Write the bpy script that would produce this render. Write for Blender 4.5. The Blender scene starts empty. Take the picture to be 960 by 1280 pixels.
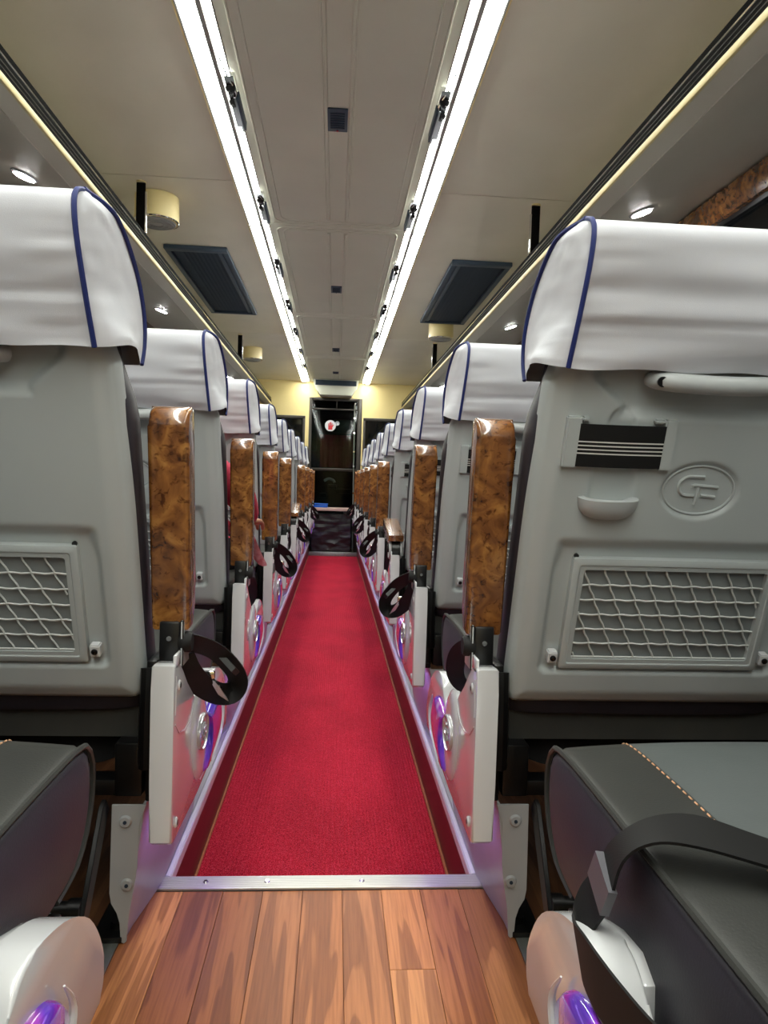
import bpy, bmesh, math, random
from mathutils import Vector, Matrix, noise

# ------------------------------------------------------------------ camera, world, exposure
SC = bpy.context.scene
COL = SC.collection
CAM_POS = Vector((0.0019, 0.0, 0.7693))
YAW, PITCH, ROLL = 0.0703, -0.0422, 0.0311
_f = Vector((math.sin(YAW)*math.cos(PITCH), math.cos(YAW)*math.cos(PITCH), math.sin(PITCH)))
_r = Vector((math.cos(YAW), -math.sin(YAW), 0)); _u = _r.cross(_f)
_r2 = _r*math.cos(ROLL) + _u*math.sin(ROLL); _u2 = -_r*math.sin(ROLL) + _u*math.cos(ROLL)
cd = bpy.data.cameras.new('camera'); cam = bpy.data.objects.new('camera', cd); COL.objects.link(cam)
cd.sensor_fit = 'HORIZONTAL'; cd.sensor_width = 36.0; cd.lens = 888*36/960.0
cd.clip_start = 0.02; cd.clip_end = 100
M = Matrix((( _r2.x, _u2.x, -_f.x, CAM_POS.x), (_r2.y, _u2.y, -_f.y, CAM_POS.y), (_r2.z, _u2.z, -_f.z, CAM_POS.z), (0, 0, 0, 1)))
cam.matrix_world = M
SC.camera = cam
w = bpy.data.worlds.new('night'); SC.world = w; w.use_nodes = True
w.node_tree.nodes['Background'].inputs[0].default_value = (0.004, 0.006, 0.009, 1)
w.node_tree.nodes['Background'].inputs[1].default_value = 1.0
SC.view_settings.view_transform = 'Standard'; SC.view_settings.look = 'None'
SC.view_settings.gamma = 1.0; SC.view_settings.use_curve_mapping = False
SC.view_settings.exposure = 2.3
STRIP_E, STRIP_IN_E, DOWN_E, LED_E = 9.0, 7.0, 22.0, 2.4

# layout numbers (metres)
PITCH_ROW = 0.86; ROWS = 10; REC = math.radians(17.5)
CEIL = 1.98; AISLE_Z = -0.147; RW = 0.293; BULK = 8.85; AEND = 8.6; REAR = -2.7; WALLX = 1.34; CX = -0.02

# ------------------------------------------------------------------ materials
def srgb(r, g, b):
    return tuple((c/255/12.92 if c/255 <= .04045 else ((c/255+.055)/1.055)**2.4) for c in (r, g, b)) + (1,)
def mat(name, col, rough=.5, metal=0, coat=0, spec=.5, emit=None, es=0, trans=0, sheen=0):
    m = bpy.data.materials.new(name); m.use_nodes = True
    b = m.node_tree.nodes['Principled BSDF']
    b.inputs['Base Color'].default_value = col; b.inputs['Roughness'].default_value = rough
    b.inputs['Metallic'].default_value = metal; b.inputs['Coat Weight'].default_value = coat
    b.inputs['Coat Roughness'].default_value = .05
    b.inputs['Specular IOR Level'].default_value = spec
    b.inputs['Sheen Weight'].default_value = sheen
    b.inputs['Transmission Weight'].default_value = trans
    if emit: b.inputs['Emission Color'].default_value = emit; b.inputs['Emission Strength'].default_value = es
    return m
def N(m, t, **kw):
    n = m.node_tree.nodes.new(t)
    for k, v in kw.items():
        if k in n.inputs: n.inputs[k].default_value = v
        else: setattr(n, k, v)
    return n
def L(m, a, b): m.node_tree.links.new(a, b)
def coords(m, scale=(1, 1, 1), rand=False, rot=(0, 0, 0)):
    tc = N(m, 'ShaderNodeTexCoord'); mp = N(m, 'ShaderNodeMapping'); mp.inputs['Scale'].default_value = scale
    mp.inputs['Rotation'].default_value = rot
    L(m, tc.outputs['Object'], mp.inputs['Vector'])
    if rand:
        oi = N(m, 'ShaderNodeObjectInfo'); mu = N(m, 'ShaderNodeMath', operation='MULTIPLY'); mu.inputs[1].default_value = 37.0
        L(m, oi.outputs['Random'], mu.inputs[0]); L(m, mu.outputs[0], mp.inputs['Location'])
    return mp.outputs[0]
def ramp(m, fac, stops):
    r = N(m, 'ShaderNodeValToRGB'); el = r.color_ramp.elements
    while len(el) < len(stops): el.new(.5)
    for e, (p, c) in zip(el, stops): e.position = p; e.color = c
    L(m, fac, r.inputs[0]); return r.outputs[0]
def bump(m, h, strength=.3, dist=.002):
    b = N(m, 'ShaderNodeBump'); b.inputs['Strength'].default_value = strength; b.inputs['Distance'].default_value = dist
    L(m, h, b.inputs['Height']); L(m, b.outputs[0], m.node_tree.nodes['Principled BSDF'].inputs['Normal'])
def setcol(m, out): L(m, out, m.node_tree.nodes['Principled BSDF'].inputs['Base Color'])
def noise_mat(name, c1, c2, scale=(8, 8, 8), detail=3, bs=0, bd=.001, bscale=None, **kw):
    m = mat(name, c1, **kw); v = coords(m, scale)
    n = N(m, 'ShaderNodeTexNoise', Scale=1.0, Detail=detail); L(m, v, n.inputs['Vector'])
    setcol(m, ramp(m, n.outputs['Fac'], [(.3, c1), (.7, c2)]))
    if bs:
        v2 = coords(m, bscale or (300, 300, 300)); n2 = N(m, 'ShaderNodeTexNoise', Scale=1.0, Detail=2.0); L(m, v2, n2.inputs['Vector'])
        bump(m, n2.outputs['Fac'], bs, bd)
    return m

m_ceil = noise_mat('ceiling_vinyl', srgb(212, 214, 198), srgb(206, 208, 192), (3, 3, 3), rough=.55, bs=.25, bd=.0006, bscale=(700, 700, 700))
m_side = noise_mat('side_ceiling_vinyl', srgb(215, 208, 190), srgb(207, 200, 182), (4, 3, 4), rough=.42, bs=.25, bd=.0006, bscale=(500, 500, 500))
m_rack = noise_mat('rack_vinyl', srgb(208, 201, 184), srgb(200, 193, 176), (4, 2, 4), rough=.42, bs=.2, bd=.0006, bscale=(500, 500, 500))
m_cream = mat('cream_plastic', srgb(226, 208, 150), .35)
m_wall = noise_mat('cream_wall', srgb(232, 212, 150), srgb(226, 205, 142), (3, 3, 3), rough=.5)
m_ralu = mat('aluminium', srgb(200, 200, 194), .4, .6)
_v = coords(m_ralu, (30, 900, 30)); _n = N(m_ralu, 'ShaderNodeTexNoise', Scale=1.0, Detail=3.0); L(m_ralu, _v, _n.inputs['Vector']); bump(m_ralu, _n.outputs['Fac'], .25, .001)
m_galv = noise_mat('galvanised_steel', srgb(150, 155, 148), srgb(128, 134, 126), (60, 20, 60), rough=.5, metal=.7)
m_rail = mat('bright_anodised_rail', srgb(214, 214, 220), .3, .25)
m_chrome = mat('chrome', srgb(225, 225, 228), .08, 1)
m_dkchan = mat('dark_channel', srgb(13, 12, 11), .75, spec=.05)
m_bead = mat('dull_bead', srgb(84, 80, 74), .6)
m_black = mat('black_plastic', srgb(18, 18, 19), .35)
m_blackfr = mat('black_steel', srgb(11, 11, 12), .35, .2)
m_blackcl = noise_mat('black_cloth', srgb(8, 8, 9), srgb(11, 11, 12), (90, 90, 90), rough=.95)
m_shell = noise_mat('grey_plastic', srgb(183, 190, 190), srgb(178, 185, 185), (5, 5, 5), rough=.36, bs=.12, bd=.0004, bscale=(900, 900, 900))
m_shell2 = mat('pale_grey_plastic', srgb(184, 189, 189), .32)
m_leg = noise_mat('painted_leg', srgb(168, 171, 172), srgb(160, 163, 165), (9, 9, 9), rough=.38)
m_white = mat('glossy_white_plastic', srgb(214, 216, 218), .13, coat=.6)
m_side_leather = noise_mat('side_leather', srgb(50, 48, 56), srgb(44, 42, 50), (10, 10, 10), rough=.52, bs=.35, bd=.0006, bscale=(420, 420, 420))
m_leather = noise_mat('charcoal_leather', srgb(60, 61, 58), srgb(53, 54, 52), (10, 10, 10), rough=.45, bs=.35, bd=.0006, bscale=(420, 420, 420))
m_leather2 = noise_mat('grey_leather', srgb(96, 102, 102), srgb(90, 96, 96), (12, 12, 12), rough=.5, bs=.35, bd=.0006, bscale=(420, 420, 420))
m_thread = mat('orange_thread', srgb(222, 172, 132), .7)
m_blue = mat('blue_piping', srgb(30, 44, 108), .6)
m_belt = mat('belt_webbing', srgb(24, 24, 24), .65, spec=.3)
_v = coords(m_belt, (1, 1, 1)); _w = N(m_belt, 'ShaderNodeTexWave', Scale=260.0); L(m_belt, _v, _w.inputs['Vector']); bump(m_belt, _w.outputs['Fac'], .08, .0004)
m_buckle = mat('buckle_plastic', srgb(92, 92, 98), .4)
m_cloth = noise_mat('white_cover_cloth', srgb(214, 216, 223), srgb(207, 209, 216), (6, 6, 6), rough=.85, sheen=.2, bs=.3, bd=.0005, bscale=(1200, 1200, 1200))
m_strapw = mat('strap_stripe', srgb(220, 218, 212), .8)
m_net = mat('net_grey', srgb(206, 210, 208), .3)
m_netback = noise_mat('net_backing', srgb(142, 148, 148), srgb(132, 138, 138), (14, 14, 30), rough=.6)
m_emblem = mat('emblem_silver', srgb(196, 196, 200), .25, .55)
def tubeglow(name, col, s):
    m = bpy.data.materials.new(name); m.use_nodes = True; nt = m.node_tree; nt.nodes.clear()
    o = nt.nodes.new('ShaderNodeOutputMaterial'); e = nt.nodes.new('ShaderNodeEmission')
    e.inputs[0].default_value = col; e.inputs[1].default_value = s; nt.links.new(e.outputs[0], o.inputs[0]); return m
m_tube = tubeglow('tube_diffuser', (.98, 1.0, .93, 1), STRIP_E)
m_tube2 = tubeglow('inner_tube_diffuser', (.99, 1.0, .90, 1), STRIP_IN_E)
m_down = tubeglow('downlight_lens', (1, .98, .95, 1), DOWN_E)
m_led = tubeglow('violet_led', (.50, .32, 1.0, 1), LED_E)
m_glass = mat('night_glass', srgb(7, 9, 11), .04, spec=.6)
m_vent = mat('vent_slate', srgb(62, 76, 92), .5, spec=.3)
m_vent2 = mat('vent_recess', srgb(46, 58, 72), .7, spec=.2)
m_greyfix = mat('fixture_grey', srgb(150, 150, 146), .35)
m_maroon = noise_mat('maroon_cloth', srgb(150, 30, 50), srgb(120, 24, 40), (20, 4, 4), rough=.8)
m_dkframe = mat('dark_bronze_frame', srgb(46, 40, 34), .35, .3)
m_bluebox = mat('blue_plastic', srgb(20, 92, 200), .4)
m_shelf = mat('pinkish_laminate', srgb(190, 160, 152), .45)
m_wrap = mat('black_polythene', srgb(11, 12, 14), .34)
_v = coords(m_wrap, (3, 3, 12)); _n = N(m_wrap, 'ShaderNodeTexNoise', Scale=1.6, Detail=4.0, Distortion=1.2); L(m_wrap, _v, _n.inputs['Vector']); bump(m_wrap, _n.outputs['Fac'], .3, .008)
m_skin = mat('skin', srgb(176, 122, 92), .55)
m_hair = mat('black_hair', srgb(16, 13, 12), .4)
m_trous = mat('dark_trousers', srgb(34, 26, 30), .8)
m_tunic = noise_mat('pink_tunic', srgb(206, 62, 88), srgb(190, 52, 78), (30, 30, 30), rough=.8)
m_tunic2 = noise_mat('patterned_pink_cloth', srgb(196, 96, 108), srgb(226, 176, 178), (55, 55, 55), detail=5, rough=.8)
m_jade = mat('teal_reflection', srgb(8, 60, 48), .4)  # colour of the imitated greenish reflection in the door glass
m_stk_w = mat('sticker_white', srgb(205, 208, 212), .5)
m_stk_r = mat('sticker_red', srgb(190, 30, 40), .5)
m_dash = mat('dash_plastic', srgb(26, 27, 28), .4)

# burl wood
m_burl = mat('burl_veneer', srgb(150, 88, 30), .25, coat=1.0)
_v = coords(m_burl, (1, 1, 1), rand=True)
_n = N(m_burl, 'ShaderNodeTexNoise', Scale=20.0, Detail=7.0, Distortion=1.4); L(m_burl, _v, _n.inputs['Vector'])
_n2 = N(m_burl, 'ShaderNodeTexNoise', Scale=75.0, Detail=4.0, Distortion=1.0); L(m_burl, _v, _n2.inputs['Vector'])
_c1 = ramp(m_burl, _n.outputs['Fac'], [(.30, srgb(78, 46, 22)), (.42, srgb(108, 66, 32)), (.54, srgb(132, 84, 40)), (.70, srgb(168, 118, 58))])
_c2 = ramp(m_burl, _n2.outputs['Fac'], [(.33, srgb(120, 84, 60)), (.46, (1, 1, 1, 1))])
_mx = N(m_burl, 'ShaderNodeMix', data_type='RGBA', blend_type='MULTIPLY'); _mx.inputs[0].default_value = .75
L(m_burl, _c1, _mx.inputs[6]); L(m_burl, _c2, _mx.inputs[7]); setcol(m_burl, _mx.outputs[2])
# iridescent lens on side panels
m_lens = mat('violet_lens', srgb(96, 60, 200), .1, coat=1.0)
_v = coords(m_lens, (9, 6, 8)); _n = N(m_lens, 'ShaderNodeTexNoise', Scale=1.0, Detail=1.0, Distortion=1.5); L(m_lens, _v, _n.inputs['Vector'])
setcol(m_lens, ramp(m_lens, _n.outputs['Fac'], [(.3, srgb(52, 44, 176)), (.48, srgb(110, 62, 214)), (.6, srgb(176, 70, 200)), (.75, srgb(222, 200, 236))]))
# wood planks (colour varies by piece)
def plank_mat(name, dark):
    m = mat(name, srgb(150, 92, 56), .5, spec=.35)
    oi = N(m, 'ShaderNodeObjectInfo')
    v = coords(m, (1, 1, 1), rand=True)
    mp = N(m, 'ShaderNodeMapping'); mp.inputs['Scale'].default_value = (16, 1.3, 16); L(m, v, mp.inputs['Vector'])
    n = N(m, 'ShaderNodeTexNoise', Scale=1.0, Detail=2.0, Distortion=.8); L(m, mp.outputs[0], n.inputs['Vector'])
    mu = N(m, 'ShaderNodeMath', operation='MULTIPLY'); mu.inputs[1].default_value = 26.0; L(m, n.outputs['Fac'], mu.inputs[0])
    sn = N(m, 'ShaderNodeMath', operation='SINE'); L(m, mu.outputs[0], sn.inputs[0])
    mp2 = N(m, 'ShaderNodeMapping'); mp2.inputs['Scale'].default_value = (260, 9, 260); L(m, v, mp2.inputs['Vector'])
    n2 = N(m, 'ShaderNodeTexNoise', Scale=1.0, Detail=3.0); L(m, mp2.outputs[0], n2.inputs['Vector'])
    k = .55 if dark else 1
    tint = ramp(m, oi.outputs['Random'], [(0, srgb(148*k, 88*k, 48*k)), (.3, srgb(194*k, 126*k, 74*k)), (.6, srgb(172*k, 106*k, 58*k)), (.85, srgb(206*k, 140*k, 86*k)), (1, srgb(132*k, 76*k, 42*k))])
    g1 = ramp(m, sn.outputs[0], [(.0, (.62, .56, .5, 1)), (.25, (.95, .94, .92, 1)), (1, (1, 1, 1, 1))])
    g2 = ramp(m, n2.outputs['Fac'], [(.3, (.74, .7, .66, 1)), (.62, (1, 1, 1, 1))])
    a = N(m, 'ShaderNodeMix', data_type='RGBA', blend_type='MULTIPLY'); a.inputs[0].default_value = 1; L(m, tint, a.inputs[6]); L(m, g1, a.inputs[7])
    b = N(m, 'ShaderNodeMix', data_type='RGBA', blend_type='MULTIPLY'); b.inputs[0].default_value = 1; L(m, a.outputs[2], b.inputs[6]); L(m, g2, b.inputs[7])
    setcol(m, b.outputs[2]); return m
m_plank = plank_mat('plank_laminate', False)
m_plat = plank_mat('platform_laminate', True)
m_dado = noise_mat('red_wood_riser', srgb(98, 28, 32), srgb(78, 20, 24), (30, 3, 30), rough=.35)
m_binding = mat('tan_binding', srgb(150, 84, 46), .7)
# carpet
m_carpet = mat('crimson_carpet', srgb(186, 20, 52), .95, spec=.15)
_v = coords(m_carpet, (1, 1, 1)); _n = N(m_carpet, 'ShaderNodeTexNoise', Scale=420.0, Detail=3.0); L(m_carpet, _v, _n.inputs['Vector'])
_mp = N(m_carpet, 'ShaderNodeMapping'); _mp.inputs['Scale'].default_value = (5, 3, 5); L(m_carpet, _v, _mp.inputs['Vector'])
_n2 = N(m_carpet, 'ShaderNodeTexNoise', Scale=1.0, Detail=3.0); L(m_carpet, _mp.outputs[0], _n2.inputs['Vector'])
_a = ramp(m_carpet, _n.outputs['Fac'], [(.36, srgb(108, 2, 18)), (.5, srgb(174, 8, 38)), (.68, srgb(214, 76, 98))])
_b = ramp(m_carpet, _n2.outputs['Fac'], [(.3, (.78, .74, .76, 1)), (.6, (1, 1, 1, 1))])
_mx = N(m_carpet, 'ShaderNodeMix', data_type='RGBA', blend_type='MULTIPLY'); _mx.inputs[0].default_value = 1
L(m_carpet, _a, _mx.inputs[6]); L(m_carpet, _b, _mx.inputs[7]); setcol(m_carpet, _mx.outputs[2]); bump(m_carpet, _n.outputs['Fac'], .8, .003)

# ------------------------------------------------------------------ mesh helpers
def nb(): return bmesh.new()
def box(bm, x0, x1, y0, y1, z0, z1, bev=0, seg=2, mi=0):
    vs = [bm.verts.new((x, y, z)) for x in (x0, x1) for y in (y0, y1) for z in (z0, z1)]
    fs = [bm.faces.new([vs[i] for i in q]) for q in ((0, 1, 3, 2), (4, 6, 7, 5), (0, 4, 5, 1), (2, 3, 7, 6), (0, 2, 6, 4), (1, 5, 7, 3))]
    for f in fs: f.material_index = mi
    if bev:
        es = set(e for f in fs for e in f.edges)
        bmesh.ops.bevel(bm, geom=list(es), offset=bev, segments=seg, profile=.5, affect='EDGES')
def quad(bm, a, b, c, d, mi=0):
    f = bm.faces.new([bm.verts.new(p) for p in (a, b, c, d)]); f.material_index = mi
def grid(bm, P, closed_u=False, closed_v=False, mi=0, flip=False):
    R_ = [[bm.verts.new(p) for p in row] for row in P]
    nu, nv = len(R_), len(R_[0])
    for i in range(nu if closed_u else nu-1):
        for j in range(nv if closed_v else nv-1):
            q = [R_[i][j], R_[(i+1) % nu][j], R_[(i+1) % nu][(j+1) % nv], R_[i][(j+1) % nv]]
            if flip: q.reverse()
            try:
                f = bm.faces.new(q); f.material_index = mi
            except ValueError: pass
    return R_
def tube(bm, pts, r, seg=8, cap=True, mi=0, closed=False, flat=None):
    pts = [Vector(p) for p in pts]; n = len(pts); rings = []
    prev = None
    for i, p in enumerate(pts):
        a = pts[(i-1) % n] if (closed or i > 0) else pts[i]; b = pts[(i+1) % n] if (closed or i < n-1) else pts[i]
        t = (b-a).normalized()
        if prev is None:
            up = Vector((0, 0, 1)) if abs(t.z) < .9 else Vector((1, 0, 0)); prev = t.cross(up).normalized()
        s = (prev - t*prev.dot(t)).normalized(); q = t.cross(s); prev = s
        rr = r[i] if isinstance(r, (list, tuple)) else r
        rings.append([p + (s*math.cos(2*math.pi*k/seg) + q*math.sin(2*math.pi*k/seg))*rr for k in range(seg)])
    G = grid(bm, rings, closed_u=closed, closed_v=True, mi=mi)
    if cap and not closed:
        f = bm.faces.new(G[0][::-1]); f.material_index = mi; f = bm.faces.new(G[-1]); f.material_index = mi
def cyl(bm, c, axis, r, h, seg=16, r2=None, mi=0, bev=0):
    c = Vector(c); ax = Vector(axis).normalized()
    r2 = r if r2 is None else r2
    if bev:
        tube(bm, [c, c+ax*.0001, c+ax*bev, c+ax*(h-bev), c+ax*(h-.0001), c+ax*h], [r-bev, r-bev, r, r2, r2-bev, r2-bev], seg, mi=mi)
    else: tube(bm, [c, c+ax*h], [r, r2], seg, mi=mi)
def prism(bm, prof, x0, x1, axis='x', bev=0, seg=2, mi=0):
    """prof: list of (y,z) (axis x) ; or (x,z) when axis y."""
    def P(a, b, t): return (t, a, b) if axis == 'x' else (a, t, b)
    A = [bm.verts.new(P(a, b, x0)) for a, b in prof]; B = [bm.verts.new(P(a, b, x1)) for a, b in prof]
    n = len(prof); fs = [bm.faces.new(A), bm.faces.new(B[::-1])]
    rim = [e for f in fs for e in f.edges]
    for i in range(n): fs.append(bm.faces.new([A[i], B[i], B[(i+1) % n], A[(i+1) % n]]))
    for f in fs: f.material_index = mi
    if bev: bmesh.ops.bevel(bm, geom=rim, offset=bev, segments=seg, profile=.5, affect='EDGES')
def ribbon(bm, pts, widths, th=.0018, mi=0):
    P = [Vector(p) for p in pts]; W_ = [Vector(q) for q in widths]; n = len(P)
    rows = []
    for i in range(n):
        t = (P[min(i+1, n-1)] - P[max(i-1, 0)]).normalized(); w_ = W_[i]; nn = t.cross(w_).normalized()*th
        a, b = P[i]-w_*.5, P[i]+w_*.5
        rows.append([a-nn, P[i]-nn, b-nn, b+nn, P[i]+nn, a+nn])
    G = grid(bm, rows, closed_v=True, mi=mi)
    bm.faces.new(G[0][::-1]); bm.faces.new(G[-1])
def smoothpath(pts, n=6):
    P = [Vector(p) for p in pts]; out = []
    for i in range(len(P)-1):
        p0, p1, p2, p3 = P[max(i-1, 0)], P[i], P[i+1], P[min(i+2, len(P)-1)]
        for k in range(n):
            t = k/n; out.append(.5*((2*p1) + (p2-p0)*t + (2*p0-5*p1+4*p2-p3)*t*t + (3*p1-p0-3*p2+p3)*t**3))
    out.append(P[-1]); return out
def mesh(bm, name, mats, smooth=True, angle=40, fix=True):
    if fix: bmesh.ops.recalc_face_normals(bm, faces=bm.faces)
    me = bpy.data.meshes.new(name); bm.to_mesh(me); bm.free()
    for m in (mats if isinstance(mats, (list, tuple)) else [mats]): me.materials.append(m)
    if smooth:
        me.polygons.foreach_set('use_smooth', [True]*len(me.polygons))
        me.set_sharp_from_angle(angle=math.radians(angle))
    return me
def link(name, data, parent=None, loc=(0, 0, 0), label=None, cat=None, group=None, kind=None):
    o = bpy.data.objects.new(name, data); COL.objects.link(o); o.location = loc
    if parent is not None: o.parent = parent
    for k, v in (('label', label), ('category', cat), ('group', group), ('kind', kind)):
        if v: o[k] = v
    return o
def obj(name, bm, mats, parent=None, **kw):
    sm = kw.pop('smooth', True); ang = kw.pop('angle', 40)
    return link(name, mesh(bm, name, mats, sm, ang), parent, **kw)
def struct(name, bm, mats, **kw): return obj(name, bm, mats, kind='structure', **kw)
def sstep(a, b, x):
    t = max(0., min(1., (x-a)/(b-a))); return t*t*(3-2*t)

# ------------------------------------------------------------------ shell of the coach
# floor under the seats (raised platforms) and aisle base
bm = nb()
for s in (-1, 1):
    x0, x1 = sorted((s*.33, s*WALLX)); box(bm, x0, x1, REAR, BULK, -.06, 0)
box(bm, -.33, .33, REAR, 1.30, -.06, -.004)
box(bm, -.40, .40, 1.30, BULK+.9, -.20, -.155)
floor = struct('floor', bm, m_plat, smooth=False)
# planks of the rear gangway floor: every one a piece of its own
random.seed(5)
nx = 9; pw = .66/nx
pid = 0
for i in range(nx):
    y = 1.306; first = True
    while y > -.75:
        ln = random.choice((.22, .34, .46, .62)) if first else random.choice((.4, .52, .62)); first = False
        y0 = max(y-ln, -.75)
        b_ = nb(); g = .0003
        x0 = -.33+i*pw
        lift = random.uniform(-.0004, .0004)
        box(b_, x0+g, x0+pw-g, y0+g, y-g, -.004, lift, .0004, 1)
        o = obj('plank', b_, m_plank, floor); pid += 1
        y = y0
# carpet in the sunken aisle
bm = nb()
n = 64; ribs = []
for i in range(n*4+1):
    x = -RW+.005 + (2*RW-.010)*i/(n*4); ph = (i % 4)
    ribs.append((x, AISLE_Z + (.0052 if ph in (1, 2) else .0)))
rows = []
for k in range(25):
    y = 1.35 + (AEND-.03-1.35)*k/24
    rows.append([(x + .0012*math.sin(y*3+1), y, z) for x, z in ribs])
rows.append([(x, AEND-.03, AISLE_Z-.008) for x, z in ribs])
grid(bm, rows)
obj('aisle_carpet', bm, m_carpet, label='long crimson ribbed carpet runner lying in the sunken aisle', cat='carpet', angle=80)
for s in (-1, 1):
    b_ = nb(); x0, x1 = sorted((s*(RW-.006), s*RW)); box(b_, x0, x1, 1.35, AEND-.02, AISLE_Z-.01, AISLE_Z+.007, .002)
    struct('baseboard_'+('left' if s < 0 else 'right'), b_, m_binding)
    # riser boards of the sunken aisle
    b_ = nb(); x0, x1 = sorted((s*RW, s*(RW+.012))); box(b_, x0, x1, 1.306, AEND+.1, AISLE_Z-.01, -.004)
    struct('trim_%d' % (1 if s < 0 else 2), b_, m_dado)
    # bright edge rail of the platform
    b_ = nb()
    P = [(RW-.004, -.020), (RW-.004, .000), (RW-.001, .004), (RW+.006, .005), (RW+.010, .001), (RW+.030, .001), (RW+.033, .003), (RW+.036, .001), (RW+.036, -.004), (RW+.0005, -.004), (RW+.0005, -.020)]
    prism(b_, [(s*x, z) for x, z in P], 1.352, BULK-.01, axis='y')
    struct('trim_%d' % (3 if s < 0 else 4), b_, m_rail, angle=30)
    # galvanised seat track with its screws
    b_ = nb(); x0, x1 = sorted((s*.3305, s*.362)); box(b_, x0, x1, REAR, 1.35, 0, .0025, .0008)
    x0, x1 = sorted((s*.3305, s*.352)); box(b_, x0, x1, 1.352, BULK-.01, 0, .0022, .0008)
    x0, x1 = sorted((s*.345, s*.352)); box(b_, x0, x1, 1.352, BULK-.01, .0022, .007, .0008)
    tr = struct('trim_%d' % (5 if s < 0 else 6), b_, m_galv)
    for y in (.3, .62, .905, 1.08):
        b_ = nb(); cyl(b_, (s*.347, y, .0022), (0, 0, 1), .0065, .003, 14, .004); obj('screw', b_, m_chrome, tr)
# threshold strip between planks and carpet
bm = nb()
box(bm, -.327, .327, 1.308, 1.350, -.001, .0045, .0015)
for k in range(9):
    y = 1.3115+.0042*k; box(bm, -.3265, .3265, y, y+.0018, .0045, .0052)
box(bm, -.327, .327, 1.347, 1.3505, -.16, .002)
th = struct('trim_7', bm, m_ralu)
for x in (-.22, -.105, .075, .31):
    b_ = nb(); cyl(b_, (x, 1.329, .0045), (0, 0, 1), .0058, .003, 14, .0035); cyl(b_, (x, 1.329, .0068), (0, 0, 1), .002, .001, 8)
    obj('screw', b_, m_chrome, th)
# side walls
for s in (-1, 1):
    sd = 'left' if s < 0 else 'right'
    b_ = nb()
    x0, x1 = sorted((s*WALLX, s*(WALLX+.04)))
    box(b_, x0, x1, REAR, BULK, -.06, .78); box(b_, x0, x1, REAR, BULK, 1.73, 2.02)
    W_ = struct('wall_'+sd, b_, m_rack)
    b_ = nb(); x0, x1 = sorted((s*(WALLX-.03), s*WALLX))
    prism(b_, [(s*(WALLX-.002), 1.835), (s*(WALLX-.03), 1.815), (s*(WALLX-.034), 1.765), (s*(WALLX-.02), 1.725), (s*(WALLX-.002), 1.72)], REAR, BULK, axis='y', bev=0)
    obj('valance_board', b_, m_burl, W_)
    # windows: frame, pillars, dark panes
    b_ = nb(); x0, x1 = sorted((s*(WALLX+.012), s*(WALLX+.03)))
    wf = nb(); xa, xb = sorted((s*(WALLX-.006), s*(WALLX+.035)))
    box(wf, xa, xb, REAR, BULK, .76, .80, .004); box(wf, xa, xb, REAR, BULK, 1.705, 1.735, .004)
    ys = [REAR, .42, 2.14, 3.86, 5.58, 7.30, BULK-.02]
    for y in ys: box(wf, xa, xb, y-.03, y+.03, .80, 1.705, .004)
    wo = struct('window_%d' % (1 if s < 0 else 2), wf, m_black)
    for a, b in zip(ys[:-1], ys[1:]):
        p_ = nb(); box(p_, x0, x1, a+.03, b-.03, .80, 1.705); obj('pane', p_, m_glass, wo, smooth=False)
# rear wall, roof skin
b_ = nb(); box(b_, -WALLX, WALLX, REAR-.03, REAR, -.06, 2.02); struct('wall_rear', b_, m_wall)
# centre ceiling: panels with embossed frames
def rrect(x0, x1, y0, y1, r, n=5):
    out = []
    for cx_, cy_, a0 in ((x1-r, y1-r, 0), (x0+r, y1-r, 90), (x0+r, y0+r, 180), (x1-r, y0+r, 270)):
        for k in range(n+1):
            a = math.radians(a0+90*k/n); out.append((cx_+r*math.cos(a), cy_+r*math.sin(a)))
    return out
bm = nb(); box(bm, -WALLX, WALLX, REAR, BULK+.02, CEIL+.035, CEIL+.06)
ceil = struct('ceiling', bm, m_ceil)
seams = [REAR, -1.9, -.1, 1.66, 3.46, 5.30, 7.08, BULK]
for a, b in zip(seams[:-1], seams[1:]):
    b_ = nb()
    box(b_, CX-.325, CX+.325, a+.002, b-.002, CEIL, CEIL+.03, .0015, 1)
    for (hw, ins, r, hh) in ((.292, .035, .05, .0042), (.262, .062, .045, .0034)):
        pts = [(x, y, CEIL) for x, y in rrect(CX-hw, CX+hw, a+ins, b-ins, r)]
        tube(b_, pts, hh, 6, closed=True)
    for dx in (-.040, .040):
        tube(b_, [(CX+dx, a+.09, CEIL), (CX+dx, b-.09, CEIL)], .0068, 6)
        tube(b_, [(CX+dx*1.22, a+.09, CEIL), (CX+dx*1.3, b-.09, CEIL)], .003, 6)
    tube(b_, [(CX-.3, b-.012, CEIL), (CX+.3, b-.012, CEIL)], .003, 6)
    obj('ceiling_panel', b_, m_ceil, ceil)
# side ceilings, one panel per bay
bays = [REAR, -.06, 3.0, 6.07, BULK]
for s in (-1, 1):
    for a, b in zip(bays[:-1], bays[1:]):
        b_ = nb(); xi = CX+s*.428
        P = [(xi, CEIL), (s*1.0, CEIL), (s*1.15, CEIL-.012), (s*1.26, CEIL-.05), (s*WALLX, CEIL-.13), (s*WALLX, CEIL+.03), (xi, CEIL+.03)]
        prism(b_, P, a+.0025, b-.0025, axis='y', bev=.002, seg=1)
        obj('side_ceiling_panel', b_, m_side, ceil)
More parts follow.
